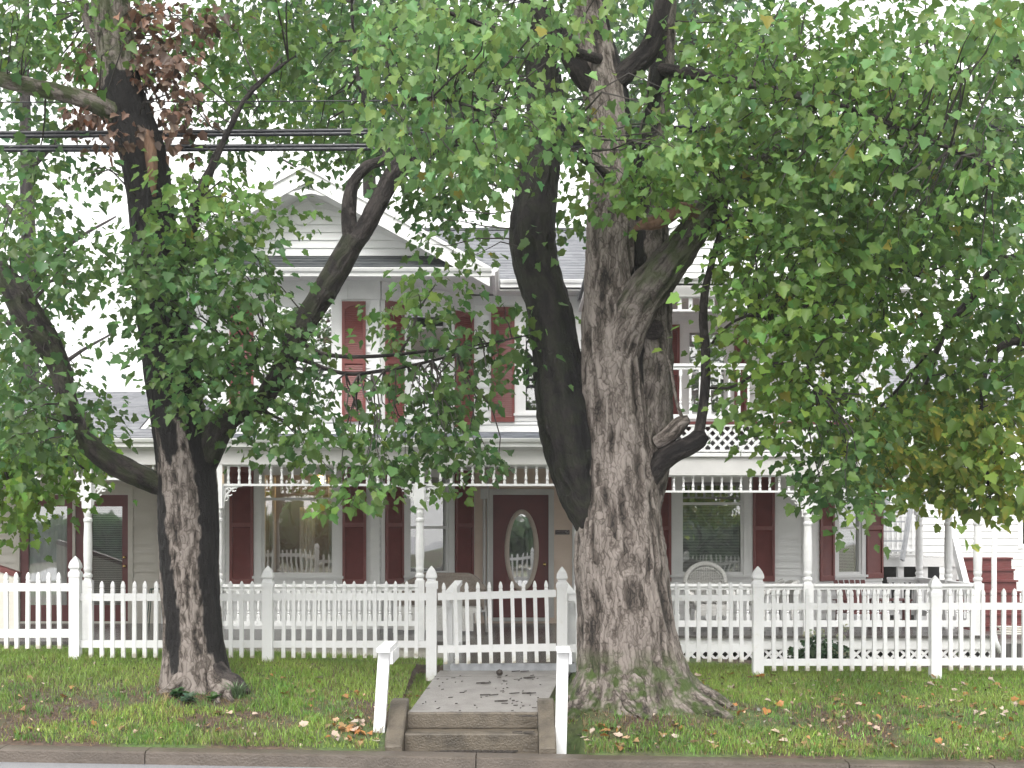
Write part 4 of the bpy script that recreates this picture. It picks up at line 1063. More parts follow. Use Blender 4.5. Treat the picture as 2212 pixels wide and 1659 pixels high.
ps = empty('plant_stand', (X(590, 22.9) - 0.0, 21.2, FZ), 'thin dark green wire stand beside the cream siding', 'stand'); ps.location.x = X(335, 22.6); ps.location.y = 22.6
mb = MB()
for s in (-1, 1):
    mb.tube([(s * .08, 0, .62), (s * .14, 0, 0)], .009, 6)
    mb.tube([(s * .08, .1, .62), (s * .14, .16, 0)], .009, 6)
mb.tube([(.09 * math.cos(t), .05 + .09 * math.sin(t), .62) for t in np.linspace(0, 2 * math.pi, 16)], .009, 6)
place('wire_frame', mb.mesh('wire_frame', M['green_metal']), ps, rel=True)
gw = empty('entry_ramp_wall', (X(22, 21.5), 21.5, .1), 'low white sided ramp wall with a sloping maroon cap beside the glazed porch doors', 'ramp wall')
mb = MB(); yq = 20.6
xq0, xq1 = X(-160, yq), X(35, yq)
mb.prism([(xq0, .0), (xq1, .0), (xq1, Z(1247, yq)), (xq0, Z(1180, yq))], yq, yq + .12); mb.build('panel', M['cream'], gw)
mb = MB(); mb.bar((xq0, yq + .06, Z(1175, yq)), (xq1 + .02, yq + .06, Z(1242, yq)), .16, .08); mb.build('cap_rail', M['maroon_wood'], gw)

# ------------------------------------------------------------------ neighbour: white sided house, deck, maroon stairs
YN = 30.0
nf = Fr(0, YN); zn = lambda py: Z(py, YN)
NH = empty('neighbour_house', (X(2150, YN), YN + 3, 0), 'white vinyl sided house standing beyond the corner of the porch', 'house')
hole(nf, X(2208, YN), X(2290, YN), zn(1175), zn(1080))
mb = MB(); clap(mb, nf, X(1790, YN), X(2700, YN), -.2, 4.6, .152, HOLES[id(nf)], .02); mb.build('wall', M['siding'], NH)
mb = MB(); mb.quad((X(1790, YN), YN, -.2), (X(1790, YN), YN + 8, -.2), (X(1790, YN), YN + 8, 4.6), (X(1790, YN), YN, 4.6)); mb.build('wall', M['siding'], NH)
mb = MB(); a, b, c, e = HOLES[id(nf)][0]
mb.fbox(nf, a - .1, a, 0, .04, c - .1, e + .1); mb.fbox(nf, b, b + .1, 0, .04, c - .1, e + .1); mb.fbox(nf, a, b, 0, .038, e, e + .1); mb.fbox(nf, a, b, 0, .038, c - .1, c)
wn_ = mb.build('window', M['trim'], NH); MB().quad(nf.p(a, -.03, c), nf.p(b, -.03, c), nf.p(b, -.03, e), nf.p(a, -.03, e)).build('pane', M['glass'], wn_); interior(nf, a, b, c, e, 1, M['interior_dark'], wn_)
mb = MB(); roof_plane(mb, (X(1780, YN), YN - .3, 4.6), (X(2720, YN), YN - .3, 4.6), (X(2720, YN), YN + 4, 6.2), (X(1780, YN), YN + 4, 6.2), 24)
mb.quad((X(1780, YN), YN + 4, 6.2), (X(2720, YN), YN + 4, 6.2), (X(2720, YN), YN + 8.3, 4.6), (X(1780, YN), YN + 8.3, 4.6)); mb.build('roof', M['roof'], NH)
YD2 = 27.2
dk = empty('raised_deck', (X(1980, YD2), YD2, 0), 'white railed landing deck at the head of the maroon stairs', 'deck')
MB().box(X(1880, YD2), X(2070, YD2), YD2, YD2 + 2.7, Z(1204, YD2) - .05, Z(1204, YD2)).build('deck_floor', M['deck'], dk)
MB().box(X(1880, YD2), X(2070, YD2), YD2 - .04, YD2 - .002, Z(1224, YD2), Z(1204, YD2)).build('fascia', M['trim'], dk)
for px_ in (1895, 1946, 1998, 2062): MB().box(X(px_, YD2) - .06, X(px_, YD2) + .06, YD2 + .01, YD2 + .12, -.2, Z(1204, YD2) - .051).build('post', M['trim'], dk)
mb = MB()
for i in range(16): mb.bar((X(1885 + i * 12, YD2), YD2 + 2.55, Z(1200, YD2)), (X(1885 + i * 12, YD2), YD2 + 2.55, Z(1200, YD2) + .9), .04, .04)
mb.box(X(1880, YD2), X(2070, YD2), YD2 + 2.5, YD2 + 2.6, Z(1200, YD2) + .9, Z(1200, YD2) + .96); mb.box(X(1880, YD2), X(2070, YD2), YD2 + 2.52, YD2 + 2.58, Z(1200, YD2) + .05, Z(1200, YD2) + .1); mb.build('railing', M['trim'], dk)
MB().box(X(1880, YD2) - .02, X(2070, YD2), YD2 + 1.2, YD2 + 1.25, -.2, Z(1204, YD2) - .06).build('underdeck_shade', M['interior_dark'], dk)  # dark sheet standing in for the shade under the deck
ms = empty('maroon_stairs', (X(2130, 26), 26, 0), 'wide flight of maroon wooden steps rising beside the white sided house', 'stairs')
ups = [1204, 1229, 1253, 1277, 1301, 1326, 1350, 1372, 1392]; rts = [2182, 2187, 2193, 2200, 2206, 2214, 2222, 2230, 2240]
for i in range(8):
    y_ = 27.3 - i * .27; mb = MB()
    x0_, x1_ = X(2080 - i * 2, y_), X(rts[i] + 3, y_); zt, zb = Z(ups[i], y_), Z(ups[i + 1], y_ - .27) - .02
    mb.box(x0_, x1_, y_, y_ + .02, zb, zt - .036); mb.box(x0_, x1_ + .02, y_ - .035, y_ + .30, zt - .035, zt); mb.build('step', M['maroon_wood'], ms)
mb = MB(); mb.bar((X(2056, 27.2), 27.2, Z(1150, 27.2)), (X(2094, 25.1), 25.1, Z(1300, 25.1)), .10, .28); mb.build('stringer', M['trim'], ms)
fe = empty('metal_ladder_stair', (X(1950, 26.8), 26.8, 0), 'grey steel open tread stair rising steeply from the raised deck', 'stairs')
for (a, b) in (((1972, 1100), (1952, 1214)), ((1918, 1085), (1894, 1208))):
    mb = MB(); mb.bar((X(a[0], 26.8) + (.25 if 1 else 0), 27.4, Z(a[1], 26.8) + .8), (X(b[0], 26.8), 26.9, Z(b[1], 26.8) + .03), .05, .12); mb.build('stringer', M['steel'], fe)
for i in range(8):
    py = 1188 - i * 21; t = i / 7
    MB().box(X(1900 + 2.5 * i, 26.9), X(1955 + 2.5 * i, 26.9), 26.9 + .08 * i, 27.1 + .08 * i, Z(py, 26.9) - .03, Z(py, 26.9)).build('tread', M['steel'], fe)
hs_ = empty('garden_hose', (X(2195, 23.5), 23.5, float(gz(X(2195, 23.5), 23.5))), 'loose coil of pale hose lying by the foot of the maroon stairs', 'hose')
mb = MB(); mb.tube([((.30 + .03 * math.sin(t * .7)) * math.cos(t), (.20) * math.sin(t), .34 + .012 * t * .5) for t in np.linspace(0, 25, 110)], .016, 6)
place('coil', mb.mesh('coil', M['hose'], True), hs_, rel=True)
MB().box(X(2150, 22.3), X(2500, 22.3), 22.3, 25.1, -.3, .12).build('boardwalk', M['deck']); tag(bpy.data.objects['boardwalk'], kind='structure')

# ------------------------------------------------------------------ utility cables
def cable(y0, y1, yL, yR, r, n, label, Y=12.88, sag=.03):
    o = empty('utility_cable', (0, Y, Z((yL + yR) / 2, Y)), label, 'cable', 'overhead utility cables')
    mb = MB(); k = 60
    xs_ = np.linspace(X(-1400, Y), X(3600, Y), k)
    for j in range(n):
        off = (j - (n - 1) / 2) * r * 1.75
        pts = [(x, Y + .004 * j, Z(np.interp(x, [X(0, Y), X(1290, Y)], [yL, yR]) if True else 0, Y) + off + .0006 * (x) ** 2) for x in xs_]
        mb.tube(pts, r, 8)
    if n > 1:
        for x in np.arange(xs_[0], xs_[-1], .17):   # lashing wire
            zc = Z(np.interp(x, [X(0, Y), X(1290, Y)], [yL, yR]), Y) + .0006 * x * x
            mb.tube([(x, Y - r * 1.15, zc - r * 2), (x + .085, Y - r * 1.2, zc + r * 2)], .0018, 4)
    mb.build('strand', M['cable'], o, True)
cable(0, 0, 294, 279, .0185, 2, 'upper thick black lashed cable crossing in front of the house gable')
cable(0, 0, 324, 314, .0185, 2, 'lower thick black lashed cable crossing in front of the house gable')
cable(0, 0, 224, 214, .006, 1, 'thin single wire strung above the two thick lashed cables', 12.95)

# ------------------------------------------------------------------ trees
LEAF = np.array([(0, 0, 0), (0, .5, 0), (0, 1.0, 0)])
HALF = [(.24, -.07), (.52, .08), (.45, .28), (.60, .52), (.34, .60), (.24, .80)]
def leaf_template():
    v = [(0, 0, 0), (0, 1, 0)]
    for s in (1, -1):
        for x, y in HALF: v.append((s * x, y, 0))
    f = [(0, 2, 3, 4, 5, 6, 7, 1), (1, 13, 12, 11, 10, 9, 8, 0)]
    return np.array(v, float), f
LT, LF = leaf_template()
def unit(a): return a / np.maximum(np.linalg.norm(a, axis=1, keepdims=True), 1e-9)
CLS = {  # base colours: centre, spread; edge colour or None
    'dark': ((.090, .172, .054), .18, None), 'mid': ((.135, .242, .060), .18, None), 'bright': ((.165, .285, .092), .16, None), 'glow': ((.165, .280, .060), .18, None),  # glow: light passing through the leaves, put into their colour
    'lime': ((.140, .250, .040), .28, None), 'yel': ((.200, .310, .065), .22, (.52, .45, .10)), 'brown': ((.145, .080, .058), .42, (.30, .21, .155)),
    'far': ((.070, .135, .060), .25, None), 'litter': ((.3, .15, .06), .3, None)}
def leaf_mesh(name, pos, size, tip, nrm, cls, mat):
    n = len(pos); t = unit(tip); s = unit(np.cross(t, nrm)); nn = np.cross(s, t)
    L = LT; V = len(L)
    fold = rng.uniform(.05, .65, (n, 1)); droop = rng.uniform(-.05, .65, (n, 1)); asp = rng.uniform(.8, 1.05, (n, 1))
    lx_ = L[None, :, 0] * asp; ly_ = L[None, :, 1] + 0 * asp
    lz_ = fold * np.abs(L[None, :, 0]) * .8 - droop * ly_ ** 2
    P = pos[:, None, :] + size[:, None, None] * (lx_[..., None] * s[:, None, :] + ly_[..., None] * t[:, None, :] + lz_[..., None] * nn[:, None, :])
    me = bpy.data.meshes.new(name)
    me.vertices.add(n * V); me.vertices.foreach_set('co', P.reshape(-1).astype(np.float32))
    lp_ = np.concatenate([np.array(f) for f in LF]); k = len(lp_)
    me.loops.add(n * k); me.loops.foreach_set('vertex_index', (lp_[None, :] + (np.arange(n) * V)[:, None]).reshape(-1).astype(np.int32))
    me.polygons.add(n * len(LF)); fl_ = len(LF[0])
    me.polygons.foreach_set('loop_start', (np.arange(n * len(LF)) * fl_).astype(np.int32))
    try: me.polygons.foreach_set('loop_total', np.full(n * len(LF), fl_, np.int32))
    except Exception: pass
    base = np.zeros((n, 3)); edge = np.zeros((n, 3))
    for c in set(cls):
        m_ = np.array([q == c for q in cls]); b, sp, e = CLS[c]; cnt = m_.sum()
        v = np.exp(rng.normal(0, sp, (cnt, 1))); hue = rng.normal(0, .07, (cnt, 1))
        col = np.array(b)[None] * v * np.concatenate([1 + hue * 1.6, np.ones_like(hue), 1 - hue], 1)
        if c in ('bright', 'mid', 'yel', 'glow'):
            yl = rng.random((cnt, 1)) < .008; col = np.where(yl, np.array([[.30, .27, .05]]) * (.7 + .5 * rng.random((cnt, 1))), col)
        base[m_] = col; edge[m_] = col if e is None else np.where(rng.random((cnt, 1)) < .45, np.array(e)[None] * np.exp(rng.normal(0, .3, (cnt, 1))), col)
    colv = np.repeat(base[:, None, :], V, 1)
    for j in (3, 5, 9, 11, 1): colv[:, j] = edge
    rgba = np.ones((n, V, 4)); rgba[..., :3] = np.clip(colv, .004, .8)
    at = me.attributes.new('tint', 'FLOAT_COLOR', 'POINT'); at.data.foreach_set('color', rgba.reshape(-1).astype(np.float32))
    me.materials.append(mat); me.update(); me.validate(); return me

def catmull(P, step):
    P = np.array(P, float); Q = np.vstack([2 * P[0] - P[1], P, 2 * P[-1] - P[-2]]); out = []
    for i in range(1, len(Q) - 2):
        d = np.linalg.norm(Q[i + 1][:3] - Q[i][:3]); m_ = max(2, int(d / step))
        for k in range(m_):
            t = k / m_
            out.append(.5 * ((2 * Q[i]) + (-Q[i - 1] + Q[i + 1]) * t + (2 * Q[i - 1] - 5 * Q[i] + 4 * Q[i + 1] - Q[i + 2]) * t * t + (-Q[i - 1] + 3 * Q[i] - 3 * Q[i + 1] + Q[i + 2]) * t ** 3))
    out.append(Q[-2]); return np.array(out)
LIMBS = {}
def limb(tree, key, pts, mat='bark_grey', name='limb', seg=44, step=.022, stain=0.0, amp=.015, flare=None, stains=(), moss=0.0, freq=20, lump=.085, world=False, cap=True):
    """pts (px,py,Y,width px): traced centre line and width, placed at real depth"""
    W_ = []
    for p in pts:
        if world: W_.append(p)
        else: px_, py_, Y_, w_ = p; W_.append((X(px_, Y_), Y_, Z(py_, Y_), w_ * Y_ / F / 2))
    C = catmull(W_, step); m_ = len(C); c, r = C[:, :3], np.maximum(C[:, 3], .003)
    d = np.gradient(c, axis=0); d = unit(d); L_ = np.concatenate([[0], np.cumsum(np.linalg.norm(np.diff(c, axis=0), axis=1))])
    ref = np.array([0., -1, 0]); rings = []; th = np.linspace(0, 2 * np.pi, seg, endpoint=False)
    U = np.zeros((m_, 3)); B = np.zeros((m_, 3))
    for i in range(m_):
        ref = ref - d[i] * ref.dot(d[i]); ref /= max(np.linalg.norm(ref), 1e-6); U[i] = ref; B[i] = np.cross(d[i], ref)
    ct, st_ = np.cos(th)[None], np.sin(th)[None]; rr = r[:, None]
    off = (hash(key) % 97) * .0 + len(LIMBS) * 3.7
    bx, by, bz = rr * ct + off, rr * st_, L_[:, None] + 0 * ct
    wob = .5 * (vnoise(bx * 5, by * 5, bz * 5) - .5)
    rid = vnoise((bx + wob * .12) * freq, (by + wob * .12) * freq, bz * freq * .24); rid = 1 - np.abs(2 * rid - 1)
    rid2 = vnoise(bx * freq * 2.3, by * freq * 2.3, bz * freq * .7)
    lum = fbm(bx * 2.2, by * 2.2, bz * 1.6, 3) - .5
    rad = rr * (1 + lump * 4 * lum) + amp * (rid * 1.2 - .9 + .5 * (rid2 - .5))
    if flare:
        h_ = L_[:, None]
        for (fh, fa, ph, kk) in flare: rad = rad + fa * np.exp(-h_ / fh) * np.maximum(0, np.cos(th[None] - ph)) ** kk
    P = c[:, None, :] + rad[..., None] * (ct[..., None] * U[:, None, :] + st_[..., None] * B[:, None, :])
    n = m_ * seg
    idx = np.arange(n).reshape(m_, seg); nx_ = np.roll(idx, -1, 1)
    fs = np.stack([idx[:-1].ravel(), nx_[:-1].ravel(), nx_[1:].ravel(), idx[1:].ravel()], 1).tolist()
    if cap: fs.append(idx[-1].tolist())
    me = bpy.data.meshes.new(name); me.from_pydata(P.reshape(-1, 3).tolist(), [], fs)
    a = me.attributes.new('bark', 'FLOAT_VECTOR', 'POINT'); a.data.foreach_set('vector', np.stack([bx, by, bz], -1).reshape(-1).astype(np.float32))
    S = np.full((m_, seg), stain) if np.isscalar(stain) else np.array(stain(P))
    if stains:                                     # wet dark streaks with their own outline (height range, angle, width)
        for (h0, h1, a0, a1, wd) in stains:
            Lj = L_[:, None] + .5 * (fbm(bx * 6, by * 6, bz * 2, 3) - .5); t = np.clip((L_[:, None] - h0) / (h1 - h0), 0, 1); ang = a0 + (a1 - a0) * t
            dd = np.abs((th[None] - ang + np.pi) % (2 * np.pi) - np.pi) + .40 * (fbm(bx * 9, by * 9, bz * 4, 3) - .5) + .22 * (vnoise(bx * 45, by * 45, bz * 14) - .5)
            tp_ = np.sqrt(np.clip(np.minimum(Lj - h0, h1 - Lj) / .3, 0, 1)); ok = tp_ > .02; wd = wd * tp_
            S = np.maximum(S, np.where(ok, np.clip((wd - dd) / .05, 0, 1), 0))
    col = np.ones((m_, seg, 4)); col[..., 0] = S; col[..., 1] = moss if np.isscalar(moss) else moss(P); col[..., 2] = np.clip(rid, 0, 1)
    a = me.attributes.new('stain', 'FLOAT_COLOR', 'POINT'); a.data.foreach_set('color', col.reshape(-1).astype(np.float32))
    me.materials.append(M[mat]); me.polygons.foreach_set('use_smooth', [True] * len(me.polygons)); me.update()
    o = place(name, me, tree); LIMBS.setdefault(tree.name, []).append(c[:: max(1, int(.12 / step))])
    return o

def crown(tree, blobs, name='crown', lai=3.15, leaf=.082, per=11, rad=.20, twigs=.30, mat='leaf', drop=.55, twr=.006):
    """blobs: (px, py, rx, ry, Y0, Y1, class[, lai factor])"""
    pos, size, tip, nrm, cls = [], [], [], [], []; tw = MB()
    anchors = np.concatenate(LIMBS[tree.name]) if tree.name in LIMBS else None
    for bl in blobs:
        px_, py_, rx_, ry_, Y0, Y1, c = bl[:7]; k = bl[7] if len(bl) > 7 else 1
        Ym = (Y0 + Y1) / 2; lp_ = leaf * F / Ym
        n = int(math.pi * rx_ * ry_ / (lp_ * lp_ * .52) * lai * k / per) + 1
        a = rng.uniform(0, 2 * np.pi, n); r = np.sqrt(rng.random(n)) ; Y = rng.uniform(Y0, Y1, n)
        q = px_ + rx_ * r * np.cos(a); w = py_ + ry_ * r * np.sin(a)
        C = np.stack([X(q, Y), Y, Z(w, Y)], 1)
        for ci in C:
            m_ = max(3, int(rng.normal(per, per * .3)))
            d = rng.normal(0, 1, (m_, 3)); d[:, 2] *= .55; d *= rad * rng.uniform(.6, 1.25)
            pos.append(ci + d); tt = d * 1.5 / rad + rng.normal(0, .55, (m_, 3)); tt[:, 2] = tt[:, 2] * .5 - drop - rng.random(m_) * .8
            tip.append(tt); nv = rng.normal(0, .50, (m_, 3)); nv[:, 2] += .9; nv[:, 1] -= .45; nrm.append(nv)
            size.append(leaf * rng.uniform(.45, 1.28, m_)); cls += [c] * m_
            if anchors is not None and rng.random() < twigs:
                j = np.argmin(((anchors - ci) ** 2).sum(1)); a0 = anchors[j]; dist = np.linalg.norm(a0 - ci)
                if .15 < dist < 1.5 and ci[2] < 7.2 + 2 * (Ym > 20):
                    mid = (a0 + ci) / 2 + rng.normal(0, .08, 3) * dist + np.array([0, 0, .10 * dist])
                    m2 = (mid + ci) / 2 + rng.normal(0, .05, 3) * dist + np.array([0, 0, .04 * dist])
                    R0 = twr * (1 + dist * .55); tw.tube([a0, (a0 + mid) / 2 + rng.normal(0, .02, 3), mid, m2, ci], [R0, R0 * .85, R0 * .7, R0 * .5, R0 * .25], 5)
    pos, size, tip, nrm = np.concatenate(pos), np.concatenate(size), np.concatenate(tip), np.concatenate(nrm)
    me = leaf_mesh(name, pos, size, tip, nrm, cls, M[mat]); o = place(name, me, tree)
    if tw.v: tag(tw.build('twigs', M['twig'], tree), kind='stuff')
    return o, len(pos)
M['twig'] = pmat('dark_twig', (.018, .015, .013), (.045, .036, .030), .6, 20)

# --- slimmer street maple with wet black streaks
y1 = 12.6
b1 = (X(420, y1), y1, float(gz(X(420, y1), y1)))
T1 = empty('maple_tree', b1, 'slimmer street maple with black wet streaks, brown dead leaves and a bare low bough', 'tree')
limb(T1, 't1', [(428, 1500, y1, 140), (422, 1440, y1, 134), (417, 1380, y1, 127), (409, 1250, y1, 127), (407, 1120, y1, 129), (402, 1010, y1, 123), (386, 900, y1, 119), (368, 800, y1, 116), (352, 690, y1 + .05, 110), (338, 560, y1 + .05, 101), (326, 440, y1 + .05, 97), (308, 330, y1 + .05, 101), (280, 250, y1 + .1, 95), (262, 180, y1 + .15, 86), (250, 90, y1 + .2, 84), (240, 0, y1 + .2, 82), (228, -200, y1 + .3, 73), (240, -520, y1 + .4, 54), (250, -900, y1 + .4, 26)],
     name='trunk', seg=150, step=.014, amp=.013, flare=((.16, .12, 1.1, 2), (.20, .10, -1.35, 2), (.14, .05, 2.9, 2)), freq=30, lump=.035,
     stains=((.22, 1.95, -.36, -1.05, .36), (1.5, 2.75, -1.35, -1.1, .30), (.10, 2.9, 1.2, 1.0, .58), (2.05, 3.3, -.35, -.42, .40), (2.45, 5.75, .1, .1, 3.6)),
     moss=lambda P: np.clip((P[..., 2] - 6.0) / .6, 0, .55))
limb(T1, 'a', [(360, 1052, y1, 46), (330, 1040, y1 - .05, 50), (280, 1018, y1 - .15, 52), (225, 988, y1 - .25, 50), (185, 950, y1 - .3, 44), (160, 905, y1 - .35, 40), (142, 850, y1 - .4, 42), (128, 790, y1 - .4, 46), (95, 730, y1 - .45, 60), (55, 670, y1 - .5, 62), (20, 610, y1 - .5, 50), (-40, 550, y1 - .5, 44), (-200, 420, y1 - .4, 34)], 'bark_dark', seg=40, stain=.25, moss=.3)
limb(T1, 'b', [(438, 1010, y1, 60), (458, 960, y1 - .05, 62), (482, 915, y1 - .1, 58), (520, 893, y1 - .1, 46), (560, 872, y1 - .05, 44), (600, 815, y1, 46), (632, 745, y1, 48), (662, 690, y1, 50), (700, 632, y1, 52), (735, 570, y1, 52), (765, 515, y1, 54)], 'bark_dark', seg=44, stain=.35, moss=.2)
limb(T1, 'c', [(762, 530, y1, 44), (790, 490, y1, 42), (822, 430, y1, 42), (850, 380, y1, 44), (885, 340, y1, 40), (930, 322, y1, 30), (985, 305, y1 - .1, 20), (1040, 250, y1 - .2, 12), (1080, 180, y1 - .2, 7)], 'bark_dark', seg=32, stain=.3)
limb(T1, 'd', [(758, 520, y1, 36), (754, 460, y1, 34), (762, 400, y1, 28), (790, 362, y1, 24), (835, 335, y1 + .1, 20), (800, 250, y1 + .2, 14), (770, 150, y1 + .3, 10), (760, 0, y1 + .3, 6)], 'bark_dark', seg=28, stain=.3)
limb(T1, 'e', [(290, 262, y1 + .05, 60), (250, 246, y1 - .0, 48), (210, 226, y1 - .1, 42), (150, 205, y1 - .2, 38), (80, 190, y1 - .3, 36), (0, 172, y1 - .4, 34), (-150, 150, y1 - .5, 28), (-400, 60, y1 - .6, 18)], 'bark_grey', seg=32, moss=.8, stain=.0)
limb(T1, 'g', [(448, 832, y1 - .1, 16), (490, 808, y1 - .2, 15), (540, 790, y1 - .3, 13), (620, 770, y1 - .35, 11), (740, 806, y1 - .4, 9), (830, 800, y1 - .4, 8), (930, 780, y1 - .45, 6), (1060, 745, y1 - .5, 4)], 'bark_dark', seg=12, stain=.2, amp=.002)
limb(T1, 'h', [(640, 735, y1, 12), (700, 765, y1 - .3, 10), (800, 770, y1 - .4, 9), (930, 758, y1 - .4, 7), (1050, 742, y1 - .4, 5), (1160, 720, y1 - .4, 3)], 'bark_dark', seg=12, stain=.2, amp=.002)
limb(T1, 'i', [(860, 770, y1 - .4, 7), (888, 720, y1 - .4, 6), (905, 670, y1 - .4, 5), (940, 615, y1 - .4, 3)], 'bark_dark', seg=8, amp=.001)
limb(T1, 'j', [(350, 640, y1, 26), (400, 520, y1 - .1, 34), (430, 430, y1 - .1, 28), (470, 330, y1 - .1, 16), (540, 200, y1, 10), (640, 120, y1, 6)], 'bark_dark', seg=20, stain=.4)
limb(T1, 'k', [(240, 120, y1 + .2, 34), (190, 40, y1 + .3, 26), (160, -80, y1 + .3, 20), (100, -300, y1 + .3, 10)], 'bark_grey', seg=20)
limb(T1, 'split', [(318, 282, y1 - .17, 10), (322, 305, y1 - .195, 24), (327, 345, y1 - .20, 26), (330, 385, y1 - .195, 20), (334, 425, y1 - .17, 8)], 'dead_wood', 'bare_wood', seg=24, step=.012, amp=.010, freq=34, lump=.10)
LIMBS[T1.name].pop()
def root(tree, Y, pts, rr, mat, moss=0.0, seg=22, up=.1):
    W_ = [(X(a, Y - d), Y - d, float(gz(X(a, Y - d), Y - d)) + r * up, r) for (a, b, d), r in zip(pts, rr)]
    W_[0] = (W_[0][0], W_[0][1], W_[0][2] + .10, W_[0][3])
    limb(tree, 'root', W_, mat, 'root', seg=seg, step=.02, amp=.010, lump=.06, moss=moss, world=True); LIMBS[tree.name].pop()
root(T1, y1, ((435, 0, .06), (478, 0, .14), (508, 0, .18), (540, 0, .24)), (.17, .13, .10, .02), 'bark_dark', up=.42)
root(T1, y1, ((450, 0, .10), (474, 0, .26), (466, 0, .40), (472, 0, .56)), (.13, .075, .05, .018), 'bark_grey', up=.40)
root(T1, y1, ((440, 0, .10), (498, 0, .26), (492, 0, .38), (502, 0, .50)), (.12, .065, .045, .016), 'bark_grey', up=.42)
root(T1, y1, ((405, 0, .16), (375, 0, .26), (345, 0, .32)), (.12, .07, .015), 'bark_grey', up=.3)
y = (11.4, 14.2)
NT = 0
def cr(*a, **k):
    global NT
    o, n = crown(*a, **k); NT += n; return o
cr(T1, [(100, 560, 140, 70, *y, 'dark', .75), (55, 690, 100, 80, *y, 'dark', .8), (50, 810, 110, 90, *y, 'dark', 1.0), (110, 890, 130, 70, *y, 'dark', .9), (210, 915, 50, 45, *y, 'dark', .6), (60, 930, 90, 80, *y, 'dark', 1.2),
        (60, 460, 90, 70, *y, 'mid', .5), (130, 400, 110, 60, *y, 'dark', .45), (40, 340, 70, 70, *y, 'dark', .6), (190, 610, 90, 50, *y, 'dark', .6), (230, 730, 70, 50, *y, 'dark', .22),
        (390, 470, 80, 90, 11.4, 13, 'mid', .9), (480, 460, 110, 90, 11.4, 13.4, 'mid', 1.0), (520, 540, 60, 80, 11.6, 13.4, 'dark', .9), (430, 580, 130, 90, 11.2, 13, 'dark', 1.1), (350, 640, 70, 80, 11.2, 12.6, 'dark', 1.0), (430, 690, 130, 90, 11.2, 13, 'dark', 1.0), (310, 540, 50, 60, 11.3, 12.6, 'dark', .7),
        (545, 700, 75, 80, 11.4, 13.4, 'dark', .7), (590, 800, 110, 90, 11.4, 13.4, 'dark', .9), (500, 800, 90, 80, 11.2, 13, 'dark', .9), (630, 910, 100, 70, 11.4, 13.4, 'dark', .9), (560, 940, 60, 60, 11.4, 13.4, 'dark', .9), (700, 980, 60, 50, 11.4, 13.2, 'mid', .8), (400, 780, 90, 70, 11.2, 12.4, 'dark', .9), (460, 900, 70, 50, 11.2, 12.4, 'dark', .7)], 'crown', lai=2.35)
cr(T1, [(880, 660, 55, 40, 11.6, 12.9, 'mid', .55), (950, 620, 60, 50, 11.6, 12.9, 'mid', .8), (880, 720, 70, 40, 11.6, 12.9, 'dark', .7), (810, 700, 50, 30, 11.6, 13, 'mid', .4), (1000, 720, 80, 50, 11.6, 12.9, 'dark', .55), (1100, 690, 60, 40, 11.6, 12.8, 'mid', .7), (1130, 780, 80, 40, 11.6, 12.8, 'dark', .8), (1010, 800, 90, 45, 11.6, 12.8, 'dark', .7),
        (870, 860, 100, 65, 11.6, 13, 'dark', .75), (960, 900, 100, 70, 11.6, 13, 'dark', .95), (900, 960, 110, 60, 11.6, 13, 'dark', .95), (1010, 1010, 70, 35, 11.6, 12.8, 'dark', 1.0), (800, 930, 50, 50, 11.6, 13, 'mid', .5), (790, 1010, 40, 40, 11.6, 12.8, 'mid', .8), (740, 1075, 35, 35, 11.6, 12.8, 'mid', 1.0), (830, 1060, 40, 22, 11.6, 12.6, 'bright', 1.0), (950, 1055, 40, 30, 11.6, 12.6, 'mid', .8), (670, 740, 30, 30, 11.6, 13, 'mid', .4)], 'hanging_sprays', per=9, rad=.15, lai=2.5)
cr(T1, [(130, 90, 130, 110, 11.5, 15, 'mid', .8), (40, 60, 90, 110, 11.5, 15, 'dark', .9), (60, 250, 110, 30, 13.1, 14.5, 'dark', .5), (460, 120, 90, 130, 12.6, 16, 'mid', .65), (560, 110, 120, 110, 13.1, 17, 'mid', .75), (640, 230, 120, 80, 13.2, 17, 'mid', .65), (520, 290, 90, 60, 13.2, 16, 'dark', .5), (420, 300, 60, 60, 13.2, 15, 'dark', .4), (720, 100, 120, 110, 13.1, 17, 'dark', .8), (830, 300, 120, 70, 13.3, 16.5, 'dark', .75), (740, 310, 80, 50, 13.2, 16, 'dark', .5), (640, 470, 30, 30, 12, 13, 'mid', .6), (685, 390, 22, 30, 13, 14, 'dark', .5),
        (150, -250, 420, 230, 11.5, 16, 'mid', .5), (600, -250, 300, 230, 11.5, 16.5, 'mid', .5), (300, -600, 500, 240, 11.5, 16, 'mid', .35)], 'upper_crown', lai=3.0)
cr(T1, [(205, 140, 32, 75, 12.9, 13.5, 'brown', .9), (330, 70, 45, 70, 12.2, 13.2, 'brown', 1.1), (365, 170, 50, 50, 12.2, 13.2, 'brown', 1.0), (318, 150, 22, 60, 12.3, 12.9, 'brown', .6), (385, 235, 35, 35, 12.2, 13, 'brown', .9), (210, 262, 35, 40, 12.9, 13.5, 'brown', .8), (392, 290, 14, 40, 12.3, 12.8, 'brown', 1.1), (225, 320, 22, 25, 12.1, 12.8, 'brown', .9), (415, 60, 40, 30, 12.4, 13.4, 'brown', .6), (455, 45, 20, 25, 12.4, 13.4, 'brown', .8), (190, 230, 25, 25, 12.2, 13, 'brown', .6), (310, 270, 25, 20, 12.0, 12.4, 'brown', .6)], 'dead_leaves', mat='dry_leaf', per=9, rad=.11, leaf=.082, drop=1.2)

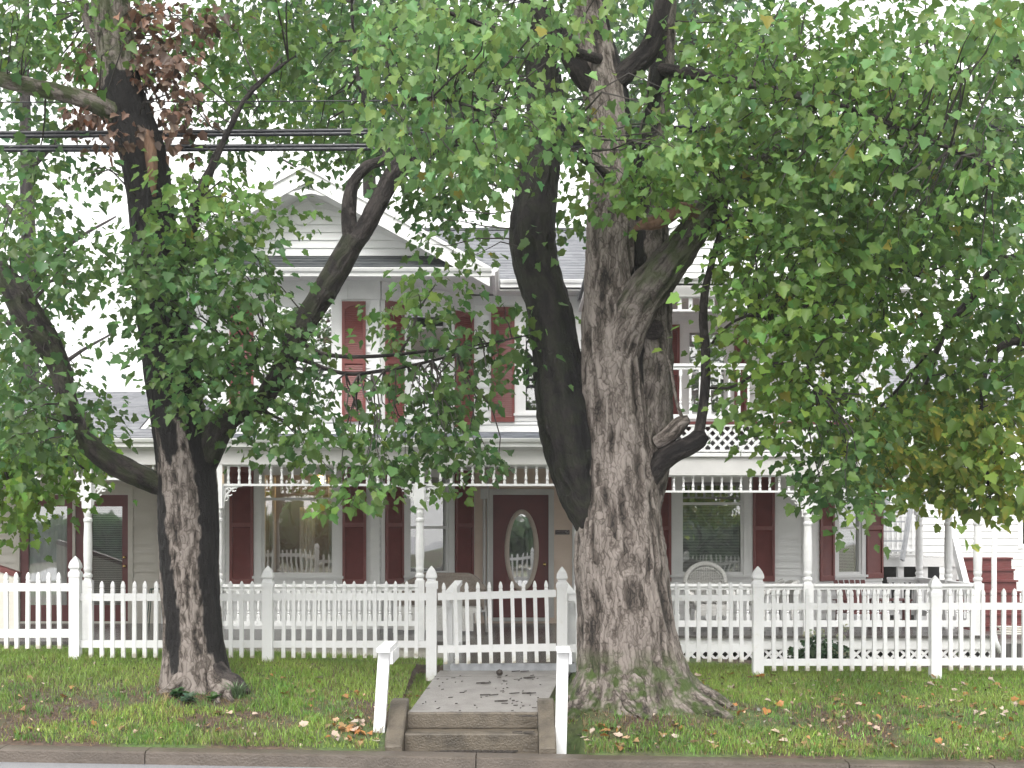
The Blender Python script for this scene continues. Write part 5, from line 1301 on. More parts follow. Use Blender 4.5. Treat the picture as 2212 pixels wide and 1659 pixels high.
# --- big forked maple
y2 = 12.3
T2 = empty('maple_tree', (X(1350, y2), y2, float(gz(X(1350, y2), y2))), 'massive forked maple with pale shaggy bark and mossy roots next to the gate', 'tree')
limb(T2, 't', [(1362, 1560, y2, 228), (1358, 1480, y2, 211), (1352, 1400, y2, 207), (1347, 1300, y2, 204), (1341, 1200, y2, 198), (1337, 1110, y2, 178), (1333, 1000, y2 - .02, 158), (1326, 880, y2 - .05, 141), (1321, 760, y2 - .05, 130), (1317, 650, y2 - .05, 116), (1316, 560, y2 - .05, 103), (1319, 460, y2, 97), (1324, 360, y2, 92), (1318, 270, y2 + .05, 94), (1303, 180, y2 + .1, 94), (1288, 100, y2 + .15, 79), (1270, 0, y2 + .2, 66), (1240, -200, y2 + .3, 53), (1220, -500, y2 + .3, 33), (1200, -800, y2 + .3, 15)],
     name='trunk', seg=230, step=.011, amp=.027, freq=15, lump=.035, flare=((.30, .46, 1.35, 4), (.20, .30, -1.35, 3), (.14, .20, .25, 3), (.16, .12, -.55, 4)),
     moss=lambda P: np.clip((.92 - P[..., 2]) / .25, 0, .9), stains=((2.9, 4.1, 1.35, 1.25, .35), (1.9, 2.5, -1.2, -1.3, .25), (4.6, 6.5, 1.2, 1.2, .5)))
limb(T2, 'l', [(1285, 1150, y2 - .05, 68), (1262, 1075, y2 - .02, 103), (1243, 1000, y2, 116), (1228, 920, y2, 125), (1212, 840, y2 + .02, 112), (1200, 760, y2 + .05, 103), (1188, 680, y2 + .05, 99), (1166, 600, y2 + .08, 94), (1153, 540, y2 + .1, 97), (1152, 480, y2 + .1, 94), (1160, 400, y2 + .15, 90), (1172, 320, y2 + .2, 86), (1178, 220, y2 + .3, 79), (1168, 110, y2 + .4, 68), (1150, 0, y2 + .5, 57), (1100, -250, y2 + .6, 39), (1050, -520, y2 + .6, 20)], 'bark_dark', seg=130, step=.016, amp=.024, stain=.72, moss=.12, lump=.06, freq=18,
     stains=((.2, 2.0, .75, .55, .55),))
limb(T2, 'r', [(1405, 1110, y2 + .05, 46), (1402, 1020, y2 + .05, 84), (1400, 900, y2 + .06, 100), (1402, 780, y2 + .06, 100), (1403, 690, y2 + .08, 96), (1403, 600, y2 + .12, 92), (1402, 520, y2 + .2, 88), (1398, 440, y2 + .25, 74), (1404, 340, y2 + .3, 62), (1420, 220, y2 + .35, 56), (1432, 110, y2 + .4, 50), (1440, 0, y2 + .4, 44), (1470, -250, y2 + .5, 30), (1500, -500, y2 + .5, 14)], 'bark_grey', seg=110, step=.016, amp=.020, stain=.25, moss=.1, freq=20, stains=((.6, 2.6, -.75, -.7, .45), (2.6, 4.6, -.5, -.4, .7)))
limb(T2, 'heavy', [(1322, 900, y2 - .06, 30), (1330, 830, y2 - .12, 62), (1338, 760, y2 - .14, 84), (1354, 700, y2 - .17, 92), (1388, 640, y2 - .20, 90), (1430, 590, y2 - .22, 82), (1472, 535, y2 - .22, 72), (1510, 482, y2 - .15, 60), (1548, 428, y2 - .05, 48), (1640, 350, y2 + .1, 38), (1780, 280, y2 + .3, 28), (1960, 200, y2 + .5, 20), (2200, 120, y2 + .6, 10)], 'bark_grey', seg=90, step=.016, amp=.020, stain=lambda P: np.clip((P[..., 2] - 3.75) / .8, 0, .62), moss=lambda P: np.clip((P[..., 2] - 3.7) / .8, 0, .55), freq=20, lump=.05)
limb(T2, 'knot', [(1412, 712, y2 - .06, 40), (1412, 712, y2 - .17, 46), (1412, 712, y2 - .20, 30)], 'bark_dark', 'knot', seg=30, step=.01, amp=.006)
limb(T2, 'q', [(1312, 190, y2 + .05, 53), (1360, 150, y2, 50), (1400, 110, y2 - .05, 44), (1420, 50, y2 - .1, 39), (1450, -60, y2 - .1, 33), (1520, -300, y2, 17)], 'bark_dark', seg=40, amp=.012, stain=.3)
limb(T2, 'u', [(1285, 200, y2 + .05, 46), (1250, 150, y2, 48), (1215, 85, y2 - .05, 44), (1170, 20, y2 - .1, 37), (1120, -80, y2 - .1, 28), (1040, -260, y2 - .2, 15)], 'bark_dark', seg=40, amp=.012, stain=.35)
limb(T2, 'stub', [(1395, 1040, y2 - .05, 54), (1425, 1000, y2 - .12, 52), (1455, 978, y2 - .2, 44), (1488, 962, y2 - .24, 40), (1512, 946, y2 - .26, 38), (1526, 938, y2 - .27, 22)], 'bark_dark', seg=36, step=.02, amp=.010, stain=.45)
limb(T2, 'shoot', [(1507, 950, y2 - .25, 26), (1516, 900, y2 - .25, 23), (1523, 840, y2 - .25, 21), (1524, 760, y2 - .25, 20), (1519, 690, y2 - .25, 19), (1523, 630, y2 - .25, 17), (1537, 570, y2 - .25, 14), (1556, 500, y2 - .25, 12), (1575, 420, y2 - .3, 8)], 'bark_dark', seg=24, amp=.004, stain=.2)
limb(T2, 'gn', [(1420, 955, y2 - .12, 34), (1448, 938, y2 - .2, 38), (1470, 915, y2 - .22, 34), (1488, 905, y2 - .24, 20)], 'bark_grey', seg=30, step=.015, amp=.014, lump=.12)
limb(T2, 'deadtwig', [(1478, 912, y2 - .22, 9), (1462, 870, y2 - .22, 8), (1450, 800, y2 - .22, 6), (1440, 765, y2 - .22, 3)], 'bark_grey', seg=8, amp=.001)
limb(T2, 'arc', [(1538, 742, y2 - .26, 7), (1560, 715, y2 - .35, 6.5), (1590, 692, y2 - .4, 6), (1625, 682, y2 - .45, 6), (1655, 690, y2 - .5, 5), (1685, 725, y2 - .5, 4)], 'bark_dark', seg=8, amp=.001)
limb(T2, 'arc2', [(1532, 838, y2 - .26, 7), (1580, 836, y2 - .35, 6.5), (1630, 808, y2 - .4, 6), (1670, 785, y2 - .45, 6), (1710, 795, y2 - .5, 5), (1760, 840, y2 - .5, 3)], 'bark_dark', seg=8, amp=.001)
limb(T2, 'arm', [(1322, 390, y2 - .05, 30), (1270, 350, y2 - .5, 18), (1180, 300, y2 - .9, 13), (1080, 255, y2 - 1.2, 10), (960, 215, y2 - 1.4, 9), (870, 212, y2 - 1.5, 9), (846, 180, y2 - 1.5, 8), (832, 120, y2 - 1.5, 6), (820, 60, y2 - 1.5, 3)], 'bark_dark', seg=14, amp=.003, moss=.5)
limb(T2, 'arm2', [(1300, 130, y2, 26), (1200, 100, y2 - .6, 16), (1060, 60, y2 - 1.0, 12), (950, 20, y2 - 1.3, 8)], 'bark_dark', seg=14, amp=.003)
limb(T2, 'arm3', [(1430, 150, y2 + .3, 30), (1560, 170, y2 - .3, 22), (1700, 200, y2 - .8, 17), (1850, 240, y2 - 1.2, 13), (2000, 300, y2 - 1.4, 10), (2150, 360, y2 - 1.5, 7)], 'bark_dark', seg=16, amp=.003)
limb(T2, 'arm4', [(1500, 470, y2, 26), (1620, 480, y2 + .2, 18), (1740, 540, y2 + .2, 14), (1860, 560, y2 + .2, 11), (2000, 600, y2 + .2, 8)], 'bark_dark', seg=14, amp=.003)
limb(T2, 'dead', [(1370, 496, y2 - .42, 10), (1388, 486, y2 - .44, 24), (1420, 480, y2 - .44, 32), (1450, 464, y2 - .42, 32), (1472, 450, y2 - .38, 28), (1506, 470, y2 - .16, 34)], 'dead_wood', 'dead_stub', seg=24, step=.015, amp=.010, lump=.10)
LIMBS[T2.name].pop()
root(T2, y2, ((1300, 0, .05), (1238, 0, .16), (1205, 0, .24), (1190, 0, .34)), (.22, .15, .10, .04), 'bark_grey', .8, 30)
root(T2, y2, ((1420, 0, .0), (1490, 0, .05), (1545, 0, .10), (1590, 0, .24)), (.26, .17, .09, .02), 'bark_grey', .6, 34)
root(T2, y2, ((1420, 0, .12), (1485, 0, .28), (1540, 0, .40), (1585, 0, .48)), (.24, .16, .09, .02), 'bark_grey', 1.0, 34)
root(T2, y2, ((1355, 0, .25), (1375, 0, .45), (1405, 0, .62)), (.22, .13, .02), 'bark_grey', 1.0, 30)
root(T2, y2, ((1290, 0, .15), (1250, 0, .38), (1232, 0, .55)), (.20, .12, .02), 'bark_grey', 1.0, 30)
yf = (9.8, 11.6); ym = (10.8, 14.6)
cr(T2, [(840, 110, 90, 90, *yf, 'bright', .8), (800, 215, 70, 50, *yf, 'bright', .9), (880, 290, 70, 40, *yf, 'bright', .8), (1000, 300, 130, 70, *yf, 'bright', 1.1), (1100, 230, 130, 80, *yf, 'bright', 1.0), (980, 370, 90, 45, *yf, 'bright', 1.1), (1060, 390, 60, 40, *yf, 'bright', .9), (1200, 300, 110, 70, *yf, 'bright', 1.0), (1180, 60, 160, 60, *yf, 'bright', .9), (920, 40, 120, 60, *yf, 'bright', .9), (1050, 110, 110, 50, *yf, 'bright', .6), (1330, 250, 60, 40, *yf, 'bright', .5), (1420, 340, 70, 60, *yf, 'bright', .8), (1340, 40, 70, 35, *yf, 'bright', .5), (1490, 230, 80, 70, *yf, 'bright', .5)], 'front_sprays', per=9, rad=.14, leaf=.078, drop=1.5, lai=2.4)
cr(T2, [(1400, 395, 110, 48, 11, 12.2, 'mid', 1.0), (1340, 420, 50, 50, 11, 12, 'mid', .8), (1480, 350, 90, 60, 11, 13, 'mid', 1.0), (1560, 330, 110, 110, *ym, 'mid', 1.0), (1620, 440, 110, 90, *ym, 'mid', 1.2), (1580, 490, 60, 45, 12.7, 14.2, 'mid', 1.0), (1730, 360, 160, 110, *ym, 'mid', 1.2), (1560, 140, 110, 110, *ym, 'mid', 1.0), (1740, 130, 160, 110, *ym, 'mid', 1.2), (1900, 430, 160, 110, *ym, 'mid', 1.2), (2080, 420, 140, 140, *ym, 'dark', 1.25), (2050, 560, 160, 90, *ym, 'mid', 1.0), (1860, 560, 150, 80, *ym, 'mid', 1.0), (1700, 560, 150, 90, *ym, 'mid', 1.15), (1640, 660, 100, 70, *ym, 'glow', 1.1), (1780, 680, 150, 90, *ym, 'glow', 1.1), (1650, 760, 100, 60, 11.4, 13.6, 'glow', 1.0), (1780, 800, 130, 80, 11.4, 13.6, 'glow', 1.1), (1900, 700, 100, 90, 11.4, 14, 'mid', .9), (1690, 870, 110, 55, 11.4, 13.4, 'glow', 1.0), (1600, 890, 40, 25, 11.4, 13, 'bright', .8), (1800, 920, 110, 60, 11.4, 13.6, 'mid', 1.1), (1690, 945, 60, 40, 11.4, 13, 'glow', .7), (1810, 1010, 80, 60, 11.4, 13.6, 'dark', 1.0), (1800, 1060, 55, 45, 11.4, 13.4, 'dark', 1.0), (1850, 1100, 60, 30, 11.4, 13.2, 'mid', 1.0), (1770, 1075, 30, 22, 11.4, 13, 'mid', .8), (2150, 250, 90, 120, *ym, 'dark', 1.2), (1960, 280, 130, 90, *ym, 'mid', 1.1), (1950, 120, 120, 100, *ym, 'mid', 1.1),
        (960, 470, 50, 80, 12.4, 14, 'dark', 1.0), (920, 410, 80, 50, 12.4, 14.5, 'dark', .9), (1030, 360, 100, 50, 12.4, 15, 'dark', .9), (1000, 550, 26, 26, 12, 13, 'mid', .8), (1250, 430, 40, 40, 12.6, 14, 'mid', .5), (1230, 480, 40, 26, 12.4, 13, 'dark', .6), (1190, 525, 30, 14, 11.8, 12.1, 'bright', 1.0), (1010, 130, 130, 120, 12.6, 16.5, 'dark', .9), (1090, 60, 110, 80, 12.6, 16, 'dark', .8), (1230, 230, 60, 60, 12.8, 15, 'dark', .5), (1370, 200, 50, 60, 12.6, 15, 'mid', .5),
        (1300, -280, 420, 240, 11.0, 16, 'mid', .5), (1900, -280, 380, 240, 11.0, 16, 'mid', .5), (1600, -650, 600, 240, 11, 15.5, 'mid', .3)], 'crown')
cr(T2, [(1780, 250, 110, 60, *yf, 'bright', .9), (1880, 310, 90, 60, *yf, 'bright', .9), (1960, 190, 110, 60, *yf, 'bright', .9), (2090, 110, 110, 80, *yf, 'bright', 1.0), (2160, 300, 60, 80, *yf, 'bright', .9), (2150, 40, 80, 50, *yf, 'bright', .9), (1760, 400, 70, 40, *yf, 'bright', .6), (1720, 60, 90, 50, *yf, 'bright', .6), (2000, 260, 60, 40, *yf, 'bright', .8), (2100, 420, 60, 50, *yf, 'mid', .8)], 'front_sprays', per=9, rad=.14, leaf=.086, drop=1.3, lai=2.1)

# --- maple turning yellow, its trunk beyond the frame
y3 = 14.8
T3 = empty('maple_tree', (X(2420, y3), y3, float(gz(X(2420, y3), y3))), 'maple with yellow edged leaves hanging low in front of the porch corner', 'tree')
limb(T3, 't', [(2430, 1440, y3, 130), (2425, 1300, y3, 110), (2420, 1000, y3, 100), (2415, 700, y3, 90), (2405, 400, y3, 75), (2400, 0, y3, 55), (2400, -400, y3, 20)], name='trunk', seg=48, step=.06)
limb(T3, 'a', [(2415, 760, y3, 50), (2330, 620, y3 - .2, 42), (2240, 560, y3 - .4, 34), (2170, 570, y3 - .5, 26), (2100, 640, y3 - .6, 18), (2040, 720, y3 - .7, 12), (2000, 830, y3 - .8, 8)], 'bark_dark', seg=24)
limb(T3, 'b', [(2180, 565, y3 - .5, 20), (2130, 545, y3 - .6, 16), (2060, 600, y3 - .7, 11), (1980, 690, y3 - .8, 7), (1920, 740, y3 - .9, 5)], 'bark_dark', seg=16, amp=.003)
limb(T3, 'c', [(2415, 900, y3, 40), (2320, 800, y3 - .3, 30), (2220, 740, y3 - .5, 22), (2150, 760, y3 - .6, 14), (2120, 860, y3 - .7, 10), (2130, 1000, y3 - .75, 7), (2140, 1080, y3 - .75, 4)], 'bark_dark', seg=16, amp=.003)
limb(T3, 'd', [(2080, 660, y3 - .6, 9), (1990, 780, y3 - .7, 7), (1900, 880, y3 - .8, 6), (1800, 950, y3 - .9, 4)], 'bark_dark', seg=10, amp=.002)
y = (13.0, 15.6)
cr(T3, [(1950, 916, 90, 70, *y, 'yel', 1.0), (2050, 976, 120, 80, *y, 'yel', 1.15), (2150, 946, 80, 90, *y, 'yel', 1.1), (1980, 1026, 100, 45, *y, 'yel', 1.1), (2110, 1051, 90, 40, *y, 'yel', 1.0), (1900, 1006, 60, 50, *y, 'yel', .9), (1960, 1071, 40, 25, *y, 'yel', .8), (2070, 1101, 40, 22, *y, 'yel', .8), (2180, 1066, 50, 50, *y, 'yel', .9), (2100, 890, 100, 70, *y, 'yel', .9), (2180, 850, 70, 80, *y, 'mid', .9), (1990, 860, 90, 60, *y, 'mid', .8), (2130, 760, 100, 70, *y, 'mid', .85), (2010, 760, 90, 60, *y, 'mid', .75), (2180, 660, 70, 70, *y, 'dark', .8), (2060, 660, 80, 60, *y, 'mid', .7), (1880, 960, 60, 50, *y, 'mid', .7), (2300, 900, 120, 200, *y, 'yel', .7), (2350, 500, 160, 250, *y, 'mid', .7), (2400, 0, 250, 300, 12.5, 17, 'mid', .6)], 'crown', leaf=.112, drop=1.0)

# --- bright young tree by the wing, trunk beyond the frame
y4 = 17.2
T4 = empty('young_tree', (X(-150, y4), y4, float(gz(X(-150, y4), y4))), 'bright yellow green young tree drooping in front of the cream porch wing', 'tree')
limb(T4, 't', [(-150, 1360, y4, 40), (-155, 1150, y4, 34), (-140, 950, y4, 28), (-120, 750, y4, 16)], 'bark_grey', 'trunk', seg=24, step=.05, amp=.004)
limb(T4, 'a', [(-148, 1060, y4, 18), (-60, 980, y4 - .2, 14), (40, 965, y4 - .3, 10), (140, 985, y4 - .4, 7), (190, 1020, y4 - .4, 4)], 'bark_dark', seg=12, amp=.002)
limb(T4, 'b', [(-145, 1010, y4, 16), (-80, 930, y4 - .2, 12), (0, 1000, y4 - .3, 8), (40, 1100, y4 - .3, 5)], 'bark_dark', seg=12, amp=.002)
y = (16.2, 17.8)
cr(T4, [(60, 1010, 90, 70, *y, 'lime', 1.1), (50, 1090, 60, 50, *y, 'lime', 1.0), (40, 1150, 26, 40, *y, 'lime', .9), (160, 990, 60, 50, *y, 'lime', .8), (190, 1040, 26, 40, *y, 'lime', .8), (110, 960, 90, 50, *y, 'lime', 1.0), (0, 1180, 16, 40, *y, 'lime', .6), (-80, 950, 110, 140, *y, 'lime', .8)], 'crown', leaf=.115, drop=1.0)

# --- trees beyond the house
def back_tree(px, Y, pyb, top, blobs, label):
    t = empty('maple_tree', (X(px, Y), Y, 0), label, 'tree', 'trees beyond the house')
    limb(t, 't', [(px, pyb, Y, 46), (px + 4, (pyb + top) / 2, Y, 36), (px - 6, top + 150, Y, 22), (px, top - 100, Y, 8)], 'bark_dark', 'trunk', seg=16, step=.3)
    for k in range(5):
        a = -1 if k % 2 else 1; p0 = pyb + (top - pyb) * (.35 + .1 * k)
        limb(t, 'b%d' % k, [(px, p0, Y, 14), (px + a * 90, p0 - 90, Y + random.uniform(-1, 1), 9), (px + a * 190, p0 - 150, Y + random.uniform(-1.5, 1.5), 4)], 'bark_dark', seg=8, step=.3, amp=.003)
    cr(t, blobs, 'crown', leaf=.19, rad=.55, per=16, twigs=.25, twr=.012)
back_tree(800, 34, 1300, 60, [(600, 90, 150, 120, 31, 37, 'far', .55), (760, 120, 170, 140, 31, 37, 'far', .7), (940, 130, 160, 150, 31, 37, 'far', .75), (860, 290, 150, 60, 31, 37, 'far', .7), (560, 230, 130, 50, 31, 37, 'far', .4), (760, -150, 320, 180, 30, 38, 'far', .7)], 'hazy tall maple rising behind the bay gable')
back_tree(1500, 36, 1300, 60, [(1300, 150, 120, 140, 33, 39, 'far', .45), (1500, 150, 200, 170, 33, 39, 'far', .7), (1700, 300, 180, 150, 33, 39, 'far', .6), (1500, -120, 300, 150, 33, 39, 'far', .7), (1900, 400, 150, 130, 33, 39, 'far', .4)], 'hazy maple rising behind the balcony gable')
back_tree(60, 33, 1300, 60, [(60, 200, 110, 120, 30, 36, 'far', .3), (20, 540, 90, 100, 30, 36, 'far', .4), (60, 760, 80, 60, 30, 36, 'far', .5), (300, 100, 100, 100, 30, 36, 'far', .25)], 'thin topped maple standing behind the low wing roof')
n = 9000
px_ = rng.uniform(-45, 45, n); top = 1.6 + 2.0 * fbm(px_ * .12, 0 * px_, 0 * px_ + 2, 3)
pz = rng.uniform(.2, 1, n) * top; py_ = -26 - 5 * rng.random(n)
tt = rng.normal(0, 1, (n, 3)); tt[:, 2] -= .8; nv = rng.normal(0, .6, (n, 3)); nv[:, 2] += .8
tag(place('treeline', leaf_mesh('treeline', np.stack([px_, py_, pz], 1), rng.uniform(.5, 1.0, n), tt, nv, ['far'] * n, M['leaf'])), 'far line of green trees across the road, mirrored in the window panes', 'treeline', kind='stuff')

hm = bpy.data.materials.new('veil'); hm.use_nodes = True; hm.node_tree.nodes.clear()  # thin volume added to lift the dark tones and soften contrast
ho = hm.node_tree.nodes.new('ShaderNodeOutputMaterial'); hv = hm.node_tree.nodes.new('ShaderNodeVolumePrincipled')
hv.inputs['Color'].default_value = (.95, .96, .97, 1); hv.inputs['Density'].default_value = .0009
hm.node_tree.links.new(hv.outputs[0], ho.inputs['Volume'])
tag(MB().box(-302, 302, -202, 702, -7, 16.5).build('haze', hm), 'thin added mist hanging in the air over the street', 'haze', kind='stuff')
# ------------------------------------------------------------------ grass, weeds, fallen leaves, debris
def blades(name, x, Yv, hgt, wid, col, lean=.5, mat='blade', z0=None):
    n = len(x); z = gz(x, Yv) - .006 if z0 is None else z0
    a = rng.uniform(0, 2 * np.pi, n); dx, dy = np.cos(a), np.sin(a); l = rng.uniform(.1, 1, n) * lean * hgt
    b = rng.uniform(0, 2 * np.pi, n); wx, wy = np.cos(b) * wid / 2, np.sin(b) * wid / 2
    P = np.zeros((n, 5, 3))
    for j, (t, w) in enumerate(((0, -1), (0, 1), (.55, .75), (.55, -.75), (1, 0))):
        P[:, j, 0] = x + dx * l * t ** 1.8 + wx * w; P[:, j, 1] = Yv + dy * l * t ** 1.8 + wy * w; P[:, j, 2] = z + hgt * t * (1 - .25 * t * lean)
    me = bpy.data.meshes.new(name); me.vertices.add(n * 5); me.vertices.foreach_set('co', P.reshape(-1).astype(np.float32))
    lp_ = np.array([0, 1, 2, 3, 3, 2, 4]); me.loops.add(n * 7)
    me.loops.foreach_set('vertex_index', (lp_[None] + (np.arange(n) * 5)[:, None]).reshape(-1).astype(np.int32))
    me.polygons.add(n * 2); ls = (np.arange(n) * 7)[:, None] + np.array([0, 4])[None]
    me.polygons.foreach_set('loop_start', ls.reshape(-1).astype(np.int32))
    try: me.polygons.foreach_set('loop_total', np.tile([4, 3], n).astype(np.int32))
    except Exception: pass
    rgba = np.ones((n, 5, 4)); rgba[..., :3] = np.clip(col, .01, .8)[:, None, :]
    at = me.attributes.new('tint', 'FLOAT_COLOR', 'POINT'); at.data.foreach_set('color', rgba.reshape(-1).astype(np.float32))
    me.materials.append(M[mat]); me.update(); me.validate(); return me
def in_walk(x, Y): return (x > np.interp(Y, [11.6, 13.6], [-.84, -.66])) & (x < np.interp(Y, [11.6, 13.6], [.25, .48])) & (Y > YK) | ((x > -1.06) & (x < .40) & (Y < 11.9)) | ((x > -.66) & (x < .66) & (Y > 13.4) & (Y < 19.9))
def grass(n, ya, yb, xa, xb, h0, h1, bare=True):
    Yv = rng.uniform(ya, yb, n); x = rng.uniform(xa, xb, n)
    dens = np.ones(n)
    if bare:
        d = fbm(x * 1.3 + 5, Yv * 1.9, 0 * x, 3)
        dens = np.clip((d - .39) / .09, .04, 1)
        low = np.clip((13.2 - Yv) / 1.2, 0, 1)
        dens = np.maximum(dens, 1 - low)
        for cx_, cy_, rx_, ry_ in ((-2.75, 12.25, .75, .42), (1.1, 12.0, 1.15, .55), (-1.3, 11.35, .30, .28), (.75, 11.5, .38, .3), (2.35, 11.75, .7, .22)):
            q = np.hypot((x - cx_) / rx_, (Yv - cy_) / ry_); dens *= np.clip((q - .6) / .5, .03, 1)
    thin = rng.random(n) > dens; keep = ~(thin & (rng.random(n) < .62)) & ~in_walk(x, Yv)
    x, Yv, thin = x[keep], Yv[keep], thin[keep]; m_ = len(x)
    hg = rng.uniform(h0, h1, m_) * (.6 + .8 * fbm(x * 3, Yv * 3, 0 * x + 3, 2))
    t = fbm(x * .9, Yv * 1.4, 0 * x + 9, 3)[:, None]; r = rng.random((m_, 1))
    a, b, c = np.array([[.165, .285, .052]]), np.array([[.250, .350, .080]]), np.array([[.25, .20, .095]])
    col = a + (b - a) * np.clip((t - .3) * 2.5, 0, 1); col = np.where(r > .90, c, col) * np.exp(rng.normal(0, .22, (m_, 1)))
    if bare: col = np.where(thin[:, None], np.array([[.17, .115, .065]]) * np.exp(rng.normal(0, .35, (m_, 1))), col); hg = np.where(thin, hg * .5, hg)
    return x, Yv, hg, col
xa, Ya, ha, ca = grass(150000, 11.03, 14.2, -5.6, 5.6, .035, .085)
xb_, Yb_, hb, cb = grass(60000, 13.6, 19.6, -8.2, 8.2, .04, .10, False)
n = 1500                                          # coarser clumps and weeds on the bank
cx_ = rng.uniform(-5.2, 5.2, n); cy_ = 11.05 + 2.2 * rng.random(n) ** 1.6
ok = ~in_walk(cx_, cy_) & (fbm(cx_ * 1.1 + 30, cy_ * 1.5, 0 * cx_, 3) > .44); cx_, cy_ = cx_[ok], cy_[ok]; k = 16
xw = np.repeat(cx_, k) + rng.normal(0, .03, len(cx_) * k); Yw = np.repeat(cy_, k) + rng.normal(0, .03, len(cx_) * k)
hw_ = np.repeat(rng.uniform(.05, .12, len(cx_)), k) * rng.uniform(.5, 1.1, len(xw)); kw = ~in_walk(xw, Yw)
cw = np.repeat(np.where(rng.random((len(cx_), 1)) < .25, np.array([[.20, .16, .08]]), np.array([[.12, .24, .055]])) * np.exp(rng.normal(0, .25, (len(cx_), 1))), k, 0)
xb_ = np.concatenate([xb_, xw[kw]]); Yb_ = np.concatenate([Yb_, Yw[kw]]); hb = np.concatenate([hb, hw_[kw]]); cb = np.concatenate([cb, cw[kw]])
x = np.concatenate([xa, xb_]); Yv = np.concatenate([Ya, Yb_]); hh = np.concatenate([ha, hb]); cc = np.concatenate([ca, cb])
tag(place('grass', blades('grass', x, Yv, hh, rng.uniform(.004, .008, len(x)), cc, .7)), 'green and patchy lawn grass on the bank and the front yard', 'grass', kind='stuff')

def weed(px, py, Y, n, h, col, label, name='weed', broad=False):
    x0, z0 = X(px, Y), None; Y0 = Y
    z0 = float(gz(x0, Y0))
    e = empty(name, (x0, Y0, z0), label, 'weed', 'weeds at the foot of the slimmer street maple')
    if broad:
        a = rng.uniform(0, 2 * np.pi, n); el = rng.uniform(.1, 1.1, n)
        tip = np.stack([np.cos(a) * np.cos(el), np.sin(a) * np.cos(el), np.sin(el)], 1); nr = np.stack([-np.cos(a) * np.sin(el), -np.sin(a) * np.sin(el), np.cos(el)], 1)
        CLS['weed'] = (col, .25, None); pos = np.tile([[x0, Y0, z0 + .02]], (n, 1)) + tip * rng.uniform(.02, .5, (n, 1)) * h
        me = leaf_mesh('rosette', pos, rng.uniform(.4, .8, n) * h, tip, nr, ['weed'] * n, M['leaf'])
    else:
        x = x0 + rng.normal(0, h * .12, n); Yv = Y0 + rng.normal(0, h * .12, n)
        me = blades('tuft', x, Yv, rng.uniform(.5, 1, n) * h, rng.uniform(.006, .012, n), np.array([col]) * np.exp(rng.normal(0, .25, (n, 1))), 1.1)
    place('foliage', me, e)
weed(512, 1470, 12.25, 130, .22, (.11, .17, .085), 'pale grassy tuft growing on the root of the streaked maple')
weed(382, 1488, 12.15, 30, .10, (.06, .13, .05), 'broad leaved weed rosette at the foot of the streaked maple', broad=True)
weed(408, 1496, 12.05, 26, .09, (.10, .16, .10), 'pale green rosette in bare soil under the streaked maple', broad=True)
weed(462, 1500, 12.1, 22, .08, (.07, .14, .04), 'small bright weed between the exposed roots', broad=True)

LM = {}
def litter_mesh(kind, col, v):
    pos = np.zeros((1, 3)); CLS['l'] = (col, .12, None)
    me = leaf_mesh('fallen_leaf', pos, np.array([1.0]), np.array([[0., 1, 0]]), np.array([[0., 0, 1]]), ['l'], M['dry_leaf']); return me
KIND = {'orange': ((.36, .17, .06), 'orange fallen maple leaf lying on the grass bank'), 'pale': ((.52, .38, .31), 'pale pinkish fallen maple leaf lying upside down on the grass bank'), 'tan': ((.34, .20, .09), 'tan fallen maple leaf lying on the grass bank')}
for k, (c, l) in KIND.items(): LM[k] = [litter_mesh(k, c, i) for i in range(5)]
def drop(k, x, Y, s, zoff=.03):
    o = place('fallen_leaf', random.choice(LM[k])); o.location = (x, Y, float(gz(x, Y)) + zoff)
    o.scale = (s, s, s); o.rotation_euler = (random.uniform(-.5, .5), random.uniform(-.5, .5), random.uniform(0, 6.28))
    tag(o, KIND[k][1], 'leaf', k + ' fallen leaves on the bank')
ks = ['orange', 'pale', 'tan', 'tan', 'orange', 'pale']
for i in range(168):
    drop(random.choice(ks), random.uniform(1.5, 4.9), 11.1 + 2.5 * random.random() ** 1.1, random.uniform(.035, .078))
for i in range(48): drop(random.choice(ks), random.uniform(-4.4, -1.05), 11.1 + 2.0 * random.random(), random.uniform(.04, .08))
for i in range(34): drop(random.choice(ks), random.uniform(-1.5, -1.06), random.uniform(11.1, 11.7), random.uniform(.04, .08))
for i in range(26): drop(random.choice(ks), random.uniform(.45, 1.5), random.uniform(11.08, 11.6), random.uniform(.045, .085))
for i in range(16): drop(random.choice(ks), random.uniform(-1.0, -.82), random.uniform(12.0, 13.3), random.uniform(.03, .06))
n = 1500                                          # small crumbled litter nobody could count
lx_ = np.where(rng.random(n) < .7, rng.uniform(.6, 5.2, n), rng.uniform(-5.2, -1.06, n)); ly_ = 11.05 + 2.4 * rng.random(n) ** 1.5
kk_ = ~in_walk(lx_, ly_); lx_, ly_ = lx_[kk_], ly_[kk_]; n = len(lx_)
CLS['crumb'] = ((.30, .19, .11), .4, None); CLS['crumb_pale'] = ((.44, .33, .27), .3, None); CLS['crumb_dark'] = ((.08, .05, .035), .4, None)
tp_ = np.stack([rng.normal(0, 1, n), rng.normal(0, 1, n), rng.normal(0, .3, n)], 1); nv_ = rng.normal(0, .4, (n, 3)) + [0, 0, 1]
cl_ = [random.choice(('crumb', 'crumb_pale', 'crumb_dark', 'crumb_dark')) for _ in range(n)]
tag(place('leaf_litter', leaf_mesh('leaf_litter', np.stack([lx_, ly_, gz(lx_, ly_) + rng.uniform(.01, .035, n)], 1), rng.uniform(.014, .036, n), tp_, nv_, cl_, M['dry_leaf'])), 'crumbled leaf litter strewn through the bank grass', 'litter', kind='stuff')
